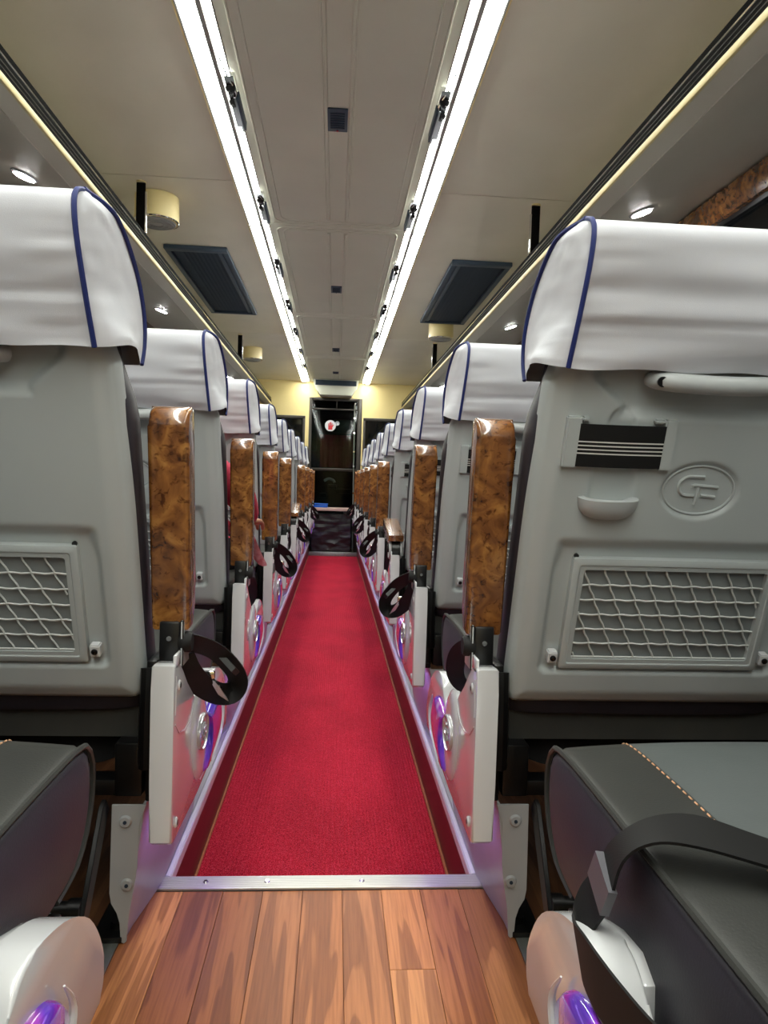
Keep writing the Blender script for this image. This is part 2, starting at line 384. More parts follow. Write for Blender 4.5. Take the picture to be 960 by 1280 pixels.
# strip lights
segs = [REAR+.02, -1.82, -.06, 1.70, 3.46, 5.22, 6.98, BULK-.03]
side_word = {-1: 'left', 1: 'right'}
ordn = ['first', 'second', 'third', 'fourth', 'fifth', 'sixth', 'seventh', 'eighth', 'ninth', 'tenth']
def caprow(x0, x1, z0, dz, n=8):
    return [((x0+x1)/2 + (x1-x0)/2*math.cos(math.pi*k/n), z0 - dz*math.sin(math.pi*k/n)) for k in range(n+1)]
for s in (-1, 1):
    for i, (a, b) in enumerate(zip(segs[:-1], segs[1:])):
        root = link('strip_light', None, None, (CX+s*.378, (a+b)/2, CEIL),
                    'glowing white twin strip light, %s from the rear, %s of the centre ceiling' % (ordn[i], side_word[s]),
                    'strip light', 'strip lights along the ceiling')
        ox, oy = CX+s*.378, (a+b)/2
        def put(nm, b_, m):
            bmesh.ops.translate(b_, verts=b_.verts, vec=(-ox, -oy, -CEIL)); return obj(nm, b_, m, root)
        b_ = nb()
        xa, xb = CX+s*.327, CX+s*.427
        box(b_, min(xa, xb), max(xa, xb), a+.0015, b-.0015, CEIL+.008, CEIL+.03)
        x0, x1 = sorted((CX+s*.3500, CX+s*.3645)); box(b_, x0, x1, a+.002, b-.002, CEIL-.019, CEIL+.012, .002)
        x0, x1 = sorted((CX+s*.415, CX+s*.4215)); box(b_, x0, x1, a+.002, b-.002, CEIL-.010, CEIL+.012, .001)
        x0, x1 = sorted((CX+s*.3255, CX+s*.3285)); box(b_, x0, x1, a+.002, b-.002, CEIL-.002, CEIL+.012, .001)
        for y in (a, b-.006): box(b_, min(CX+s*.363, CX+s*.418), max(CX+s*.363, CX+s*.418), y+.0005, y+.0055, CEIL-.020, CEIL+.01, .001)
        put('housing', b_, m_greyfix)
        b_ = nb(); x0, x1 = sorted((CX+s*.4215, CX+s*.4275)); box(b_, x0, x1, a+.002, b-.002, CEIL-.008, CEIL+.012, .0015); put('edge_trim', b_, m_cream)
        b_ = nb(); x0, x1 = sorted((CX+s*.3645, CX+s*.415)); pr = caprow(x0, x1, CEIL+.002, .018)
        rows = [[(x, y, z) for x, z in pr] for y in (a+.006, b-.006)]; grid(b_, rows)
        for r_ in rows: b_.faces.new([b_.verts.new(p) for p in r_])
        put('diffuser', b_, m_tube)
        b_ = nb(); x0, x1 = sorted((CX+s*.3285, CX+s*.350)); pr = caprow(x0, x1, CEIL+.005, .009)
        grid(b_, [[(x, y, z) for x, z in pr] for y in (a+.006, b-.006)]); put('inner_diffuser', b_, m_tube2)
# passenger service consoles between the tubes
def console(s):
    out = []
    b_ = nb(); X = lambda v: s*v
    prism(b_, [(X(-.020), .002), (X(.016), .002), (X(.013), -.013), (X(-.016), -.013)], .075, .38, axis='y', bev=.0012, seg=1)
    prism(b_, [(X(-.020), .002), (X(-.006), .002), (X(-.006), -.030), (X(-.012), -.030)], .16, .38, axis='y', bev=.0012, seg=1)
    out.append(('panel', b_, m_chrome))
    b_ = nb(); tube(b_, [(X(.014), -.01, -.004), (X(.008), .05, -.006), (X(-.014), .16, -.018)], .0028, 6); out.append(('arm_rod', b_, m_chrome))
    for y in (.135, .215):
        b_ = nb(); cyl(b_, (X(.001), y, -.012), (0, 0, -1), .017, .014, 16, .013, bev=.003); cyl(b_, (X(.001), y, -.026), (0, 0, -1), .007, .003, 10); out.append(('air_nozzle', b_, m_blackfr))
    b_ = nb(); box(b_, min(X(-.021), X(-.013)), max(X(-.021), X(-.013)), .17, .36, -.034, -.004, .002); out.append(('side_plate', b_, m_vent))
    return [(n_, mesh(b2, n_, m_)) for n_, b2, m_ in out]
for s in (-1, 1):
    cm = console(s)
    for k in range(8):
        y = 2.12 + .872*(k-1)
        root = link('reading_console', None, None, (CX+s*.3295, y, CEIL-.0075),
                    'chrome air nozzle console, %s from the rear, %s of the centre ceiling' % (ordn[k], side_word[s]),
                    'console', 'consoles between the strip lights')
        for nm, me in cm: link(nm, me, root)
# little ceiling speakers
for i, (y, ln) in enumerate(((2.445, .15), (4.57, .15), (6.66, .16), (8.06, .14))):
    root = link('ceiling_speaker', None, None, (CX-.003, y, CEIL), 'small slate square speaker grille, %s along the centre ceiling' % ordn[i], 'speaker', 'speaker grilles on the ceiling')
    b_ = nb(); box(b_, -.034, .034, -ln/2, ln/2, -.006, 0, .002); obj('grille_plate', b_, m_vent, root)
    for k in range(7):
        b_ = nb(); yy = -ln/2+.022+k*(ln-.04)/7; box(b_, -.024, .024, yy, yy+.008, -.0085, -.005, .001); obj('louvre', b_, m_vent2, root)
    b_ = nb(); cyl(b_, (0, ln/2-.012, -.006), (0, 0, -1), .004, .003, 10); obj('screw', b_, m_chrome, root)
# luggage racks
for s in (-1, 1):
    root = link('luggage_rack', None, None, (s*.8, 4, 1.68), 'long beige overhead luggage rack with dark channelled lip, %s of the aisle' % side_word[s], 'rack', 'overhead luggage racks')
    def put(nm, b_, m, **kw):
        bmesh.ops.translate(b_, verts=b_.verts, vec=(-s*.8, -4, -1.68)); return obj(nm, b_, m, root, **kw)
    y0, y1 = REAR+.005, BULK-.01
    b_ = nb()
    prism(b_, [(s*.806, 1.683), (s*.862, 1.680), (s*.864, 1.684), (s*.868, 1.684), (s*.870, 1.682), (s*1.335, 1.832), (s*1.335, 1.846), (s*.85, 1.716), (s*.806, 1.716)], y0, y1, axis='y')
    put('rack_board', b_, m_rack, angle=12)
    b_ = nb(); prism(b_, [(s*.797, 1.684), (s*.800, 1.679), (s*.806, 1.679), (s*.812, 1.684), (s*.812, 1.694), (s*.797, 1.694)], y0, y1, axis='y'); put('lip_bead', b_, m_cream)
    b_ = nb(); prism(b_, [(s*.800, 1.694), (s*.812, 1.694), (s*.82, 1.760), (s*.805, 1.760)], y0, y1, axis='y'); put('lip_channel', b_, m_dkchan)
    b_ = nb()
    for z, r in ((1.709, .0013), (1.723, .0013)): tube(b_, [(s*(.799+(z-1.694)*.07), y0, z), (s*(.799+(z-1.694)*.07), y1, z)], r, 6)
    put('lip_beading', b_, m_bead)
    b_ = nb(); tube(b_, [(s*.803, y0, 1.7405), (s*.803, y1, 1.7405)], .0028, 8); put('bright_edge', b_, m_chrome)
    b_ = nb(); tube(b_, [(s*.812, y0, 1.762), (s*.812, y1, 1.762)], .006, 8); put('top_rail', b_, m_dkchan)
# rack posts
for s in (-1, 1):
    for i, y in enumerate((0.0, 3.06, 6.15)):
        root = link('rack_post', None, None, (s*.832, y, 1.7685), 'thin dark and chrome post joining rack lip to ceiling, %s along, %s of the aisle' % (ordn[i], side_word[s]), 'post', 'rack posts')
        b_ = nb(); box(b_, -.018, .018, -.006, .006, 0, CEIL-1.7685, .002); obj('bar', b_, m_dkchan, root)
        b_ = nb(); box(b_, -s*.022-.004, -s*.022+.004, -.010, .004, .0, .17, .003); obj('bright_edge', b_, m_chrome, root)
        b_ = nb(); cyl(b_, (0, 0, CEIL-1.7685), (0, 0, -1), .02, .006, 14); obj('foot_plate', b_, m_cream, root)
# recessed dark hatch grilles
for s in (-1, 1):
    root = link('ceiling_vent', None, None, (s*.765, 4.58, CEIL), 'large slate rectangular air vent in the side ceiling, %s of the strip lights' % side_word[s], 'vent', 'slate ceiling vents')
    b_ = nb()
    for (a, b, c, d) in ((-.165, .165, -.73, -.68), (-.165, .165, .70, .73), (-.165, -.135, -.68, .70), (.135, .165, -.68, .70)):
        box(b_, a, b, c, d, -.022, 0, .004)
    obj('vent_frame', b_, m_vent, root)
    b_ = nb(); box(b_, -.135, .135, -.68, .70, -.006, 0); obj('vent_backing', b_, m_vent2, root)
    x0, x1 = sorted((-s*.130, -s*.105)); b_ = nb(); box(b_, x0, x1, -.66, .69, -.015, -.004, .002); obj('slide_bar', b_, m_vent, root)
    for k in range(9):
        b_ = nb(); x = -.085+.024*k; x = -s*x
        prism(b_, [(x-.011, -.0055), (x+.007, -.0095), (x+.009, -.0085), (x-.009, -.0045)], -.67, .69, axis='y'); obj('slat', b_, m_vent2, root)
# round cream drums on the side ceiling
for i, (x, y) in enumerate(((-.805, 3.215), (-.80, 6.75), (.775, 5.42))):
    root = link('roof_fan', None, None, (x, y, CEIL), ['cream round drum fan with grey grid beside the nearest rack post', 'small far cream drum fan beyond the slate vent, over the rack with the pink passenger', 'cream drum fan just beyond the slate vent, right of the strip lights'][i], 'fan', 'cream drum fans')
    b_ = nb(); tube(b_, [(0, 0, 0), (0, 0, -.004), (0, 0, -.06), (0, 0, -.105), (0, 0, -.112)], [.088, .093, .094, .095, .088], 40); obj('drum', b_, m_cream, root)
    b_ = nb(); tube(b_, [(.091*math.cos(t*math.pi/18), .091*math.sin(t*math.pi/18), -.108) for t in range(36)], .004, 6, closed=True); obj('rim', b_, m_chrome, root)
    b_ = nb(); cyl(b_, (0, 0, -.108), (0, 0, -1), .084, .009, 32, .078)
    for r_ in (.03, .05, .068): tube(b_, [(r_*math.cos(t*math.pi/16), r_*math.sin(t*math.pi/16), -.118) for t in range(32)], .0022, 5, closed=True)
    obj('grid_cap', b_, m_greyfix, root)
# downlights in the racks
for s in (-1, 1):
    for i, y in enumerate((.6, 2.45, 4.30, 6.12, 7.03, 7.95)):
        x = 1.04*s; z = 1.682+(1.04-.87)*.3226
        root = link('downlight', None, None, (x, y, z), 'round white recessed downlight, %s along the rack underside, %s of the aisle' % (ordn[i], side_word[s]), 'downlight', 'downlights under the racks')
        root.rotation_euler = (0, -s*math.atan(.3226), 0)
        b_ = nb(); tube(b_, [(0, 0, -.0005), (0, 0, -.004), (0, 0, -.006)], [.043, .043, .036], 28); obj('bezel', b_, m_white, root)
        b_ = nb(); cyl(b_, (0, 0, -.0055), (0, 0, -1), .033, .002, 28); obj('lens', b_, m_down, root)

# ------------------------------------------------------------------ bulkhead and door
DX0, DX1, DT = -.338, .313, 1.785
b_ = nb()
box(b_, -WALLX, DX0, BULK, BULK+.04, 1.555, 2.02); box(b_, DX1, WALLX, BULK, BULK+.04, 1.555, 2.02)
box(b_, DX0, DX1, BULK, BULK+.04, DT, 2.02)
box(b_, DX0-.045, DX0, BULK, BULK+.04, -.1, 1.555); box(b_, DX1, DX1+.02, BULK, BULK+.04, -.1, 1.555)
box(b_, -WALLX, DX0-.045, BULK, BULK+.04, -.1, .72); box(b_, DX1+.02, WALLX, BULK, BULK+.04, -.1, .72)
wallf = struct('wall_front', b_, m_wall, smooth=False)
b_ = nb()
for s, xa, xb in ((-1, -1.28, DX0-.045), (1, DX1+.02, 1.28)):
    for (a, b, c, d) in ((xa, xb, 1.52, 1.555), (xa, xb, .72, .76), (xa, xa+.03, .76, 1.52), (xb-.03, xb, .76, 1.52)): box(b_, a, b, BULK-.006, BULK+.03, c, d, .003)
wf = struct('window_3', b_, m_dkframe)
for xa, xb in ((-1.25, DX0-.075), (DX1+.05, 1.25)):
    b_ = nb(); box(b_, xa, xb, BULK+.012, BULK+.018, .76, 1.52); obj('pane', b_, m_glass, wf, smooth=False)
# door frame, transom, glass, mid rail
b_ = nb()
for (a, b, c, d) in ((DX0, DX0+.035, AISLE_Z+.02, DT), (DX1-.055, DX1, AISLE_Z+.02, DT), (DX0+.035, DX1-.055, DT-.035, DT), (-.006, .008, 1.655, DT-.035), (DX0+.035, DX1-.055, 1.637, 1.655), (DX0+.035, DX1-.055, .885, .92)):
    box(b_, a, b, BULK-.012, BULK+.05, c, d, .003)
dr = struct('door_1', b_, m_dkframe)
for (a, b, c, d) in ((DX0+.035, -.006, 1.655, DT-.035), (.008, DX1-.055, 1.655, DT-.035), (DX0+.035, DX1-.055, .92, 1.637), (DX0+.035, DX1-.055, .442, .885)):
    m_pane = bpy.data.materials.get('door_glass')
    if not m_pane:
        m_pane = mat('door_glass', srgb(150, 165, 165), .03, trans=1.0); m_pane.node_tree.nodes['Principled BSDF'].inputs['IOR'].default_value = 1.2
    b_ = nb(); box(b_, a, b, BULK+.016, BULK+.022, c, d); obj('pane', b_, m_pane, dr, smooth=False)
b_ = nb(); tube(b_, smoothpath([(.232, BULK-.012, 1.73), (.222, BULK-.045, 1.70), (.220, BULK-.05, 1.63), (.228, BULK-.05, .9), (.240, BULK-.05, -.02), (.242, BULK-.05, -.115)], 6), .007, 8)
hr = obj('door_handrail', b_, m_galv, label='slim upright metal handrail with bright studs beside the far door', cat='handrail')
for z in (1.54, 1.36, 1.13, .95, .62, .30):
    b_ = nb(); cyl(b_, (.2215+(1.6-z)*.010, BULK-.062, z), (0, 1, 0), .010, .062, 10); obj('stud', b_, m_chrome, hr)
# cab beyond the glass
CY = BULK+.9
b_ = nb(); box(b_, -WALLX, WALLX, CY+.6, CY+.64, -.6, 2.02); box(b_, -WALLX-.04, -WALLX, BULK+.04, CY+.64, -.6, 2.02); box(b_, WALLX, WALLX+.04, BULK+.04, CY+.64, -.6, 2.02)
box(b_, -WALLX, WALLX, BULK+.04, CY+.64, CEIL, CEIL+.04); struct('wall_cab', b_, m_dash, smooth=False)
b_ = nb(); rows = []
for j in range(13):
    z = 1.37 - .43*j/12
    rows.append([(-.205+.45*i/30, CY-.3 + .012*math.sin(i*1.3), z) for i in range(31)])
grid(b_, rows); grid(b_, [[(p[0], p[1]+.006, p[2]) for p in r_] for r_ in rows], flip=True)
obj('maroon_curtain', b_, m_maroon, label='dark maroon curtain hanging behind the far door glass', cat='curtain')
b_ = nb(); box(b_, -.42, -.25, CY-.25, CY-.2, 1.15, 1.62, .02); box(b_, -.05, .2, CY-.25, CY-.2, 1.4, 1.58, .02)
obj('green_reflection', b_, m_jade, label='dim teal blocks behind the door glass, imitating a greenish reflection in it', cat='reflection')  # blocks added to imitate a greenish reflection in the pane
# sticker with a raised open hand on the door glass
st = link('door_sticker', None, None, (-.073, BULK+.012, 1.445), 'round white sticker with a red open hand on the door glass', 'sticker')
b_ = nb(); cyl(b_, (0, .001, 0), (0, -1, 0), .068, .002, 28); obj('disc', b_, m_stk_w, st)
b_ = nb()
box(b_, -.026, .026, -.0035, -.001, -.058, .002, .001)
for k in range(4): box(b_, -.026+.0138*k, -.0155+.0138*k, -.0035, -.001, .002, (.028, .042, .046, .032)[k], .001)
prism(b_, [(.026, -.02), (.044, .012), (.038, .018), (.026, .0)], -.0035, -.001, axis='y'); obj('hand_symbol', b_, m_stk_r, st)
b_ = nb(); box(b_, -.03, .03, -.0045, -.003, -.066, -.050, .001); obj('caption_bar', b_, m_stk_w, st)
st2 = link('small_sticker', None, None, (.012, BULK+.012, 1.475), 'small pale round sticker beside the hand sticker', 'sticker')
b_ = nb(); cyl(b_, (0, .001, 0), (0, -1, 0), .026, .002, 20); obj('disc', b_, m_stk_w, st2)
b_ = nb(); tube(b_, [(.016*math.cos(t*.7), -.002, .016*math.sin(t*.7)) for t in range(7)], .004, 5); obj('swirl', b_, m_vent, st2)
# shelf, blue box, wrapped engine cover
b_ = nb(); box(b_, -.262, .222, AEND+.02, BULK-.014, .398, .436, .006); sh = obj('cab_shelf', b_, m_shelf, label='pinkish laminate shelf across the foot of the far door glass', cat='shelf')
b_ = nb(); box(b_, -.24, -.20, AEND+.05, BULK-.02, .365, .398); box(b_, .12, .16, AEND+.05, BULK-.02, .365, .398); obj('bracket', b_, m_black, sh)
bx = link('blue_box', None, None, (-.165, AEND+.10, .4365), 'blue flat plastic box lying on the pinkish shelf', 'box')
b_ = nb(); box(b_, -.088, .088, -.05, .05, 0, .034, .006); obj('body', b_, m_bluebox, bx)
b_ = nb(); box(b_, -.092, .092, -.054, .054, .034, .048, .005); obj('lid', b_, m_bluebox, bx)
b_ = nb()
rows = []
random.seed(3)
for j in range(25):
    z = AISLE_Z+.05 + (.36-AISLE_Z-.052)*j/24
    rows.append([(-.262+.47*i/26, AEND+.05 - .009*noise.noise(Vector((i*.10, 3, j*.6))) - .005*noise.noise(Vector((i*.5, 7, j*1.2))), z) for i in range(27)])
rows.append([(p[0], BULK-.03, .361) for p in rows[-1]])
grid(b_, rows); box(b_, -.262, .208, AEND+.085, BULK-.02, AISLE_Z+.02, .36)
obj('wrapped_engine_cover', b_, m_wrap, label='glossy black plastic-wrapped engine cover under the pinkish shelf', cat='engine cover')
b_ = nb(); box(b_, -.29, .290, AEND-.02, AEND+.03, AISLE_Z-.008, AISLE_Z+.05, .003); struct('trim_8', b_, m_galv)
b_ = nb()
for (x, z, w_) in ((-.09, .72, .12), (.02, .66, .2), (-.2, .6, .1)): box(b_, x, x+w_, CY-.35, CY-.2, z-.06, z, .015)
ds = obj('dashboard_block', b_, m_dash, label='dim grey dashboard shapes behind the lower door glass', cat='dashboard')
b_ = nb(); tube(b_, smoothpath([(-.14, CY-.4, .76), (-.08, CY-.4, .79), (-.02, CY-.4, .77), (.0, CY-.4, .74)], 4), .018, 8)
obj('pale_pipe', b_, m_shell2, ds)
# air-conditioning box above the door
b_ = nb()
prism(b_, [(-.295, CEIL-.001), (.26, CEIL-.001), (.243, 1.90), (.175, 1.793), (-.205, 1.793), (-.277, 1.90)], BULK-.26, BULK-.002, axis='y', bev=.004)
ac = obj('air_duct_box', b_, m_ceil, label='beige tapered air duct box above the far door', cat='duct')
b_ = nb(); box(b_, -.262, .228, BULK-.275, BULK-.262, 1.905, 1.965, .003); g_ = obj('grille', b_, m_vent, ac)
for k in range(5):
    b_ = nb(); z = 1.912+.0105*k; box(b_, -.25, .216, BULK-.279, BULK-.274, z, z+.005); obj('louvre', b_, m_vent2, g_)

# ------------------------------------------------------------------ the double seats
SR, CR = math.sin(REC), math.cos(REC)
YB, ZB = 1.16-1.40, .40        # shell foot, relative to the seat root at y=1.40
def T(u, v, d): return (u, YB - SR*v + CR*d, ZB + CR*v + SR*d)
HW, HV = .247, .60
def ell(u, v, cu, cv, a, b): return math.sqrt(((u-cu)/a)**2 + ((v-cv)/b)**2)
def rr(u, v, cu, cv, a, b, r):
    dx = max(abs(u-cu)-(a-r), 0); dy = max(abs(v-cv)-(b-r), 0); return r - math.hypot(dx, dy) if dx or dy else min(a-abs(u-cu), b-abs(v-cv))
def shell_h(u, v, hw):
    e = min(hw-abs(u), v)
    h = -.009*(1-sstep(0, .034, e)) - .010*(1-sstep(-.004, .010, e))
    # lower recess for the net
    k = rr(u, v, 0, .186, .203, .122, .016); soft = .004+.018*sstep(.24, .31, v)
    h -= .011*sstep(0, soft+.006, k)
    # handle recess
    cu = abs(u); wv = .135+.05*sstep(.50, .56, v)
    k = min(wv-cu, v-.492); h -= .013*sstep(0, .022, k)
    # strap thumb recess and channel
    h -= .005*sstep(1.0, .8, ell(u, v, -.128, .487, .022, .026))
    k = rr(u, v, -.128, .40, .037, .042, .006); h -= .004*sstep(0, .008, k)
    # emblem dish
    e2 = ell(u, v, .010, .388, .064, .047); h -= .006*sstep(1.0, .86, e2)
    return h
def build_shell():
    b_ = nb(); nu, nv = 150, 180; rows = []
    for j in range(nv+1):
        v = HV*j/nv; r = .024
        hw = HW - .006*sstep(.535, .566, v) - (r - math.sqrt(max(0, r*r-(r-v)**2)) if v < r else 0) - .010*sstep(.3, .7, v)
        row = []
        for i in range(nu+1):
            q = -1+2*i/nu; u = hw*math.copysign(abs(q)**.9, q)
            row.append(T(u, v, -shell_h(u, v, hw)))
        if j == 0: rows.append([T(HW*.9*(-1+2*i/nu), .004, .03) for i in range(nu+1)])
        rows.append([T(-hw, v if v > 0 else .001, .045)] + row[1:-1] + [T(hw, v if v > 0 else .001, .045)] if False else row)
    G = grid(b_, rows)
    # side returns
    for c, sg in ((0, -1), (nu, 1)):
        back = []
        for j in range(nv+1):
            co = Vector(rows[j+1][c]); back.append((co.x, co.y+CR*.03, co.z+SR*.03))
        bv = [b_.verts.new(p) for p in back]
        for j in range(nv): b_.faces.new([G[j+1][c], bv[j], bv[j+1], G[j+2][c]])
    return mesh(b_, 'back_shell', m_shell, angle=60)
def build_foam():
    b_ = nb(); rows = []
    def prof(v):   # outline of one cross-section: superellipse-like
        t0, t1 = .018, .112
        w_ = .250-.022*sstep(.45, .56, v)
        pts = []
        for k in range(28):
            a = 2*math.pi*k/28; c, s_ = math.cos(a), math.sin(a)
            x = math.copysign(abs(c)**.28, c)*w_; d = (t0+t1)/2 + math.copysign(abs(s_)**.45, s_)*(t1-t0)/2
            pts.append(T(x, v, d))
        return pts
    for v in (-.03, -.025, .0, .1, .2, .3, .4, .45, .48, .5, .53, .56, .60, .605): rows.append(prof(v))
    rows[0] = [tuple(Vector(p).lerp(Vector(T(0, -.03, .065)), .06)) for p in rows[0]]
    G = grid(b_, rows, closed_v=True); b_.faces.new(G[0]); b_.faces.new(G[-1][::-1])
    return mesh(b_, 'back_cushion', m_side_leather, angle=60)
REARP = [(-.024, .568), (-.030, .63), (-.033, .70), (-.026, .740), (-.010, .757), (.02, .760)]
FRONTP = [(.143, .520), (.168, .548), (.178, .592), (.160, .652), (.116, .710), (.068, .745), (.02, .760)]
def lerpP(P, t):
    Ls = [0]
    for a, b in zip(P[:-1], P[1:]): Ls.append(Ls[-1]+math.dist(a, b))
    t *= Ls[-1]
    for i in range(len(P)-1):
        if t <= Ls[i+1]+1e-9:
            k = (t-Ls[i])/(Ls[i+1]-Ls[i]); return (P[i][0]*(1-k)+P[i+1][0]*k, P[i][1]*(1-k)+P[i+1][1]*k)
    return P[-1]
def smooth2(P, n):
    Q = smoothpath([(p[0], p[1], 0) for p in P], 8); P2 = [(q.x, q.y) for q in Q]; return [lerpP(P2, i/(n-1)) for i in range(n)]
def wr(t): return .226-.012*t        # half width at the rear seam
def wf_(t): return .239-.012*t*t      # half width at the front seam
def build_cover(seed):
    b_ = nb(); n1 = 40; RP = smooth2(REARP, n1); FP = smooth2(FRONTP, n1); nu = 56
    def wrin(u, v, sd):
        edge = sstep(.10, .23, abs(u))
        a = noise.noise(Vector((u*4+seed*3.1, v*26, sd)))*.0065 + noise.noise(Vector((u*9, v*64+seed, sd+5)))*.005*edge
        a += noise.noise(Vector((u*3.0+v*6, v*9-u*2, seed*2.7+sd)))*.006
        crease = -.0035*math.exp(-((v-.632-.02*u)/.006)**2)
        return a + crease
    # rear face
    rows = []
    for i in range(n1):
        t = i/(n1-1); d, v = RP[i]; w_ = wr(t)
        fade = 1-sstep(.8, 1, t)
        rows.append([T(w_*(-1+2*k/nu), v + .0015*math.sin(k*.35+seed)*(1-sstep(0, .08, t)), d - wrin(w_*(-1+2*k/nu), v, 1)*fade*(1-.8*sstep(.96, 1, abs(-1+2*k/nu)))) for k in range(nu+1)])
    grid(b_, rows)
    rows = []
    for i in range(n1):
        t = i/(n1-1); d, v = FP[i]; w_ = wf_(t) if t < .98 else wr(1)
        w_ = wf_(t)*(1-sstep(.75, 1, t)) + wr(1)*sstep(.75, 1, t)
        rows.append([T(w_*(-1+2*k/nu), v, d + .004*noise.noise(Vector((k*.2, v*20, seed)))*(1-sstep(.8, 1, t))) for k in range(nu+1)])
    grid(b_, rows, flip=True)
    # side faces
    for sg in (-1, 1):
        rows = []
        for i in range(n1):
            t = i/(n1-1); (d0, v0), (d1, v1) = RP[i], FP[i]
            w0 = wr(t); w1 = wf_(t)*(1-sstep(.75, 1, t)) + wr(1)*sstep(.75, 1, t)
            row = []
            for k in range(15):
                q = k/14; bul = math.sin(q*math.pi)
                kb = 1-sstep(.0, .38, t); u = (w0+(w1-w0)*q**.6)*(1-kb) + kb*(w0+(.252-w0)*(1-math.exp(-q*14))-(.252-w1)*q*q) + .007*bul*(1-.6*t) + .003*noise.noise(Vector((q*6, t*11, seed+sg)))*bul + .0022*1.8*noise.noise(Vector((q*3, t*45, seed)))*math.exp(-q*6)*sstep(0, .07, q)
                kk = sstep(0, .18, t); row.append(T(sg*u, v0+(v1-v0)*(q**2.6*(1-kk)+q*kk), d0+(d1-d0)*q))
            rows.append(row)
        grid(b_, rows, flip=sg < 0)
    bmesh.ops.remove_doubles(b_, verts=b_.verts, dist=.0002)
    # hem thickness
    return mesh(b_, 'headrest_cover', m_cloth, angle=75)
def build_piping(which, sg):
    b_ = nb(); n1 = 30
    if which == 'rear': P = smooth2(REARP, n1); pts = [T(sg*(wr(i/(n1-1))+.0015), p[1], p[0]-.0015) for i, p in enumerate(P)]
    else: P = smooth2(FRONTP, n1); pts = [T(sg*((wf_(i/(n1-1))*(1-sstep(.75, 1, i/(n1-1))) + wr(1)*sstep(.75, 1, i/(n1-1)))+.002), p[1]+(.001), p[0]+.0015) for i, p in enumerate(P)]
    tube(b_, pts, .0036, 7); return mesh(b_, 'piping', m_blue)
def bars(b_, segs_, r, f):   # polylines in (u,v) lifted by f
    for P in segs_: tube(b_, [f(u, v) for u, v in P], r, 6)
EK = .055/335
def ep(x, y): return ((x-445)*EK, (365-y)*EK)
GLYPH = [[ep(480, 236), ep(340, 236), ep(300, 248), ep(262, 285), ep(250, 330), ep(262, 375), ep(300, 412), ep(340, 420), ep(412, 420)],
         [ep(385, 345), ep(382, 322), ep(400, 318), ep(628, 332)], [ep(472, 416), ep(615, 428)], [ep(444, 335), ep(436, 420), ep(428, 505)]]
def build_emblem():
    b_ = nb()
    f = lambda u, v: T(.010+u, .388+v, .0075)
    bars(b_, GLYPH, .0028, lambda u, v: T(.010+u, .388+v, .0055))
    tube(b_, [T(.010+.0555*math.cos(t*math.pi/24), .388+.0385*math.sin(t*math.pi/24), .0055) for t in range(48)], .0022, 6, closed=True)
    return mesh(b_, 'emblem', m_shell)
def build_handle():
    b_ = nb(); pts = smoothpath([(-.100, .553, .004), (-.088, .554, -.012), (-.06, .553, -.022), (0, .552, -.026), (.06, .553, -.022), (.088, .554, -.012), (.100, .553, .004)], 5)
    tube(b_, [T(p.x, p.y, p.z) for p in pts], [.009+.0045*math.sin(min(1, i/5)*math.pi/2)*1 for i in range(len(pts))], 12)
    return mesh(b_, 'grab_handle', m_shell2)
def build_hscrew():
    b_ = nb()
    for u in (-.090,):
        q = Vector(T(u, .554, -.0225)); cyl(b_, q, (0, -CR, -SR), .0075, .003, 12)
    return mesh(b_, 'handle_screw', m_black)
def build_net_frame():
    b_ = nb(); o_, i_ = (.168, .098), (.149, .079); c = .174
    ring = []
    for (a, b, d) in ((.168, .0985, .011), (.168, .0985, -.001), (.164, .0945, -.003), (.158, .0885, -.003), (.1565, .087, -.0015), (.1495, .080, -.0015), (.149, .0795, .006)):
        ring.append([T(x, c+y, d) for x, y in rrect(-a, a, -b, b, .004, 2)])
    grid(b_, ring, closed_v=True)
    return mesh(b_, 'net_frame', m_shell, angle=25)
def build_netback():
    b_ = nb(); quad(b_, T(-.15, .094, .0065), T(.15, .094, .0065), T(.15, .254, .0065), T(-.15, .254, .0065)); return mesh(b_, 'pocket_backing', m_netback, False)
def build_net():
    b_ = nb(); y0, y1 = .0955, .2525; nr = 6; ch = (y1-y0)/nr; cw = .0335
    for j in range(nr):       # row j from the top, wire at its lower edge
        yt = y1-j*ch; yb = yt-ch
        off = (j*.36) % 1*cw
        tube(b_, [T(-.149+.298*k/36, yb + (.0009*math.cos(2*math.pi*((-.149+.298*k/36)-off)/cw)), .002) for k in range(37)] if j < nr-1 else [T(-.149, yb+.001, .002), T(.149, yb+.001, .002)], .0018, 5)
        x = -.149-cw*2+off
        while x < .149+cw:
            P = []
            for k in range(7):
                t = k/6; xx = x + cw*(.36*t) + .004*math.sin(t*math.pi*2)*-.25; yy = yt-(yt-yb)*t
                if -.149 <= xx <= .149: P.append(T(xx, yy, .002))
            if len(P) > 1: tube(b_, P, .0016, 5)
            x += cw
    return mesh(b_, 'pocket_net', m_net)
def build_clip(u):
    b_ = nb()
    P = [(-.008, -.010), (.008, -.010), (.008, .010), (-.008, .010)]
    A = [T(u+a, .096+b, -.004) for a, b in P]; B = [T(u+a, .096+b, .012) for a, b in P]
    va = [b_.verts.new(p) for p in A]; vb = [b_.verts.new(p) for p in B]
    b_.faces.new(va); b_.faces.new(vb[::-1])
    for k in range(4): b_.faces.new([va[k], vb[k], vb[(k+1) % 4], va[(k+1) % 4]])
    bmesh.ops.bevel(b_, geom=b_.edges[:], offset=.0018, segments=2, affect='EDGES')
    n0 = len(b_.faces)
    cyl(b_, Vector(T(u, .096, -.004)), (0, -CR, -SR), .005, .002, 12, mi=1)
    cyl(b_, Vector(T(u, .096, -.0055)), (0, -CR, -SR), .0022, .001, 8, mi=2)
    return mesh(b_, 'net_clip', [m_white, m_black, m_chrome])
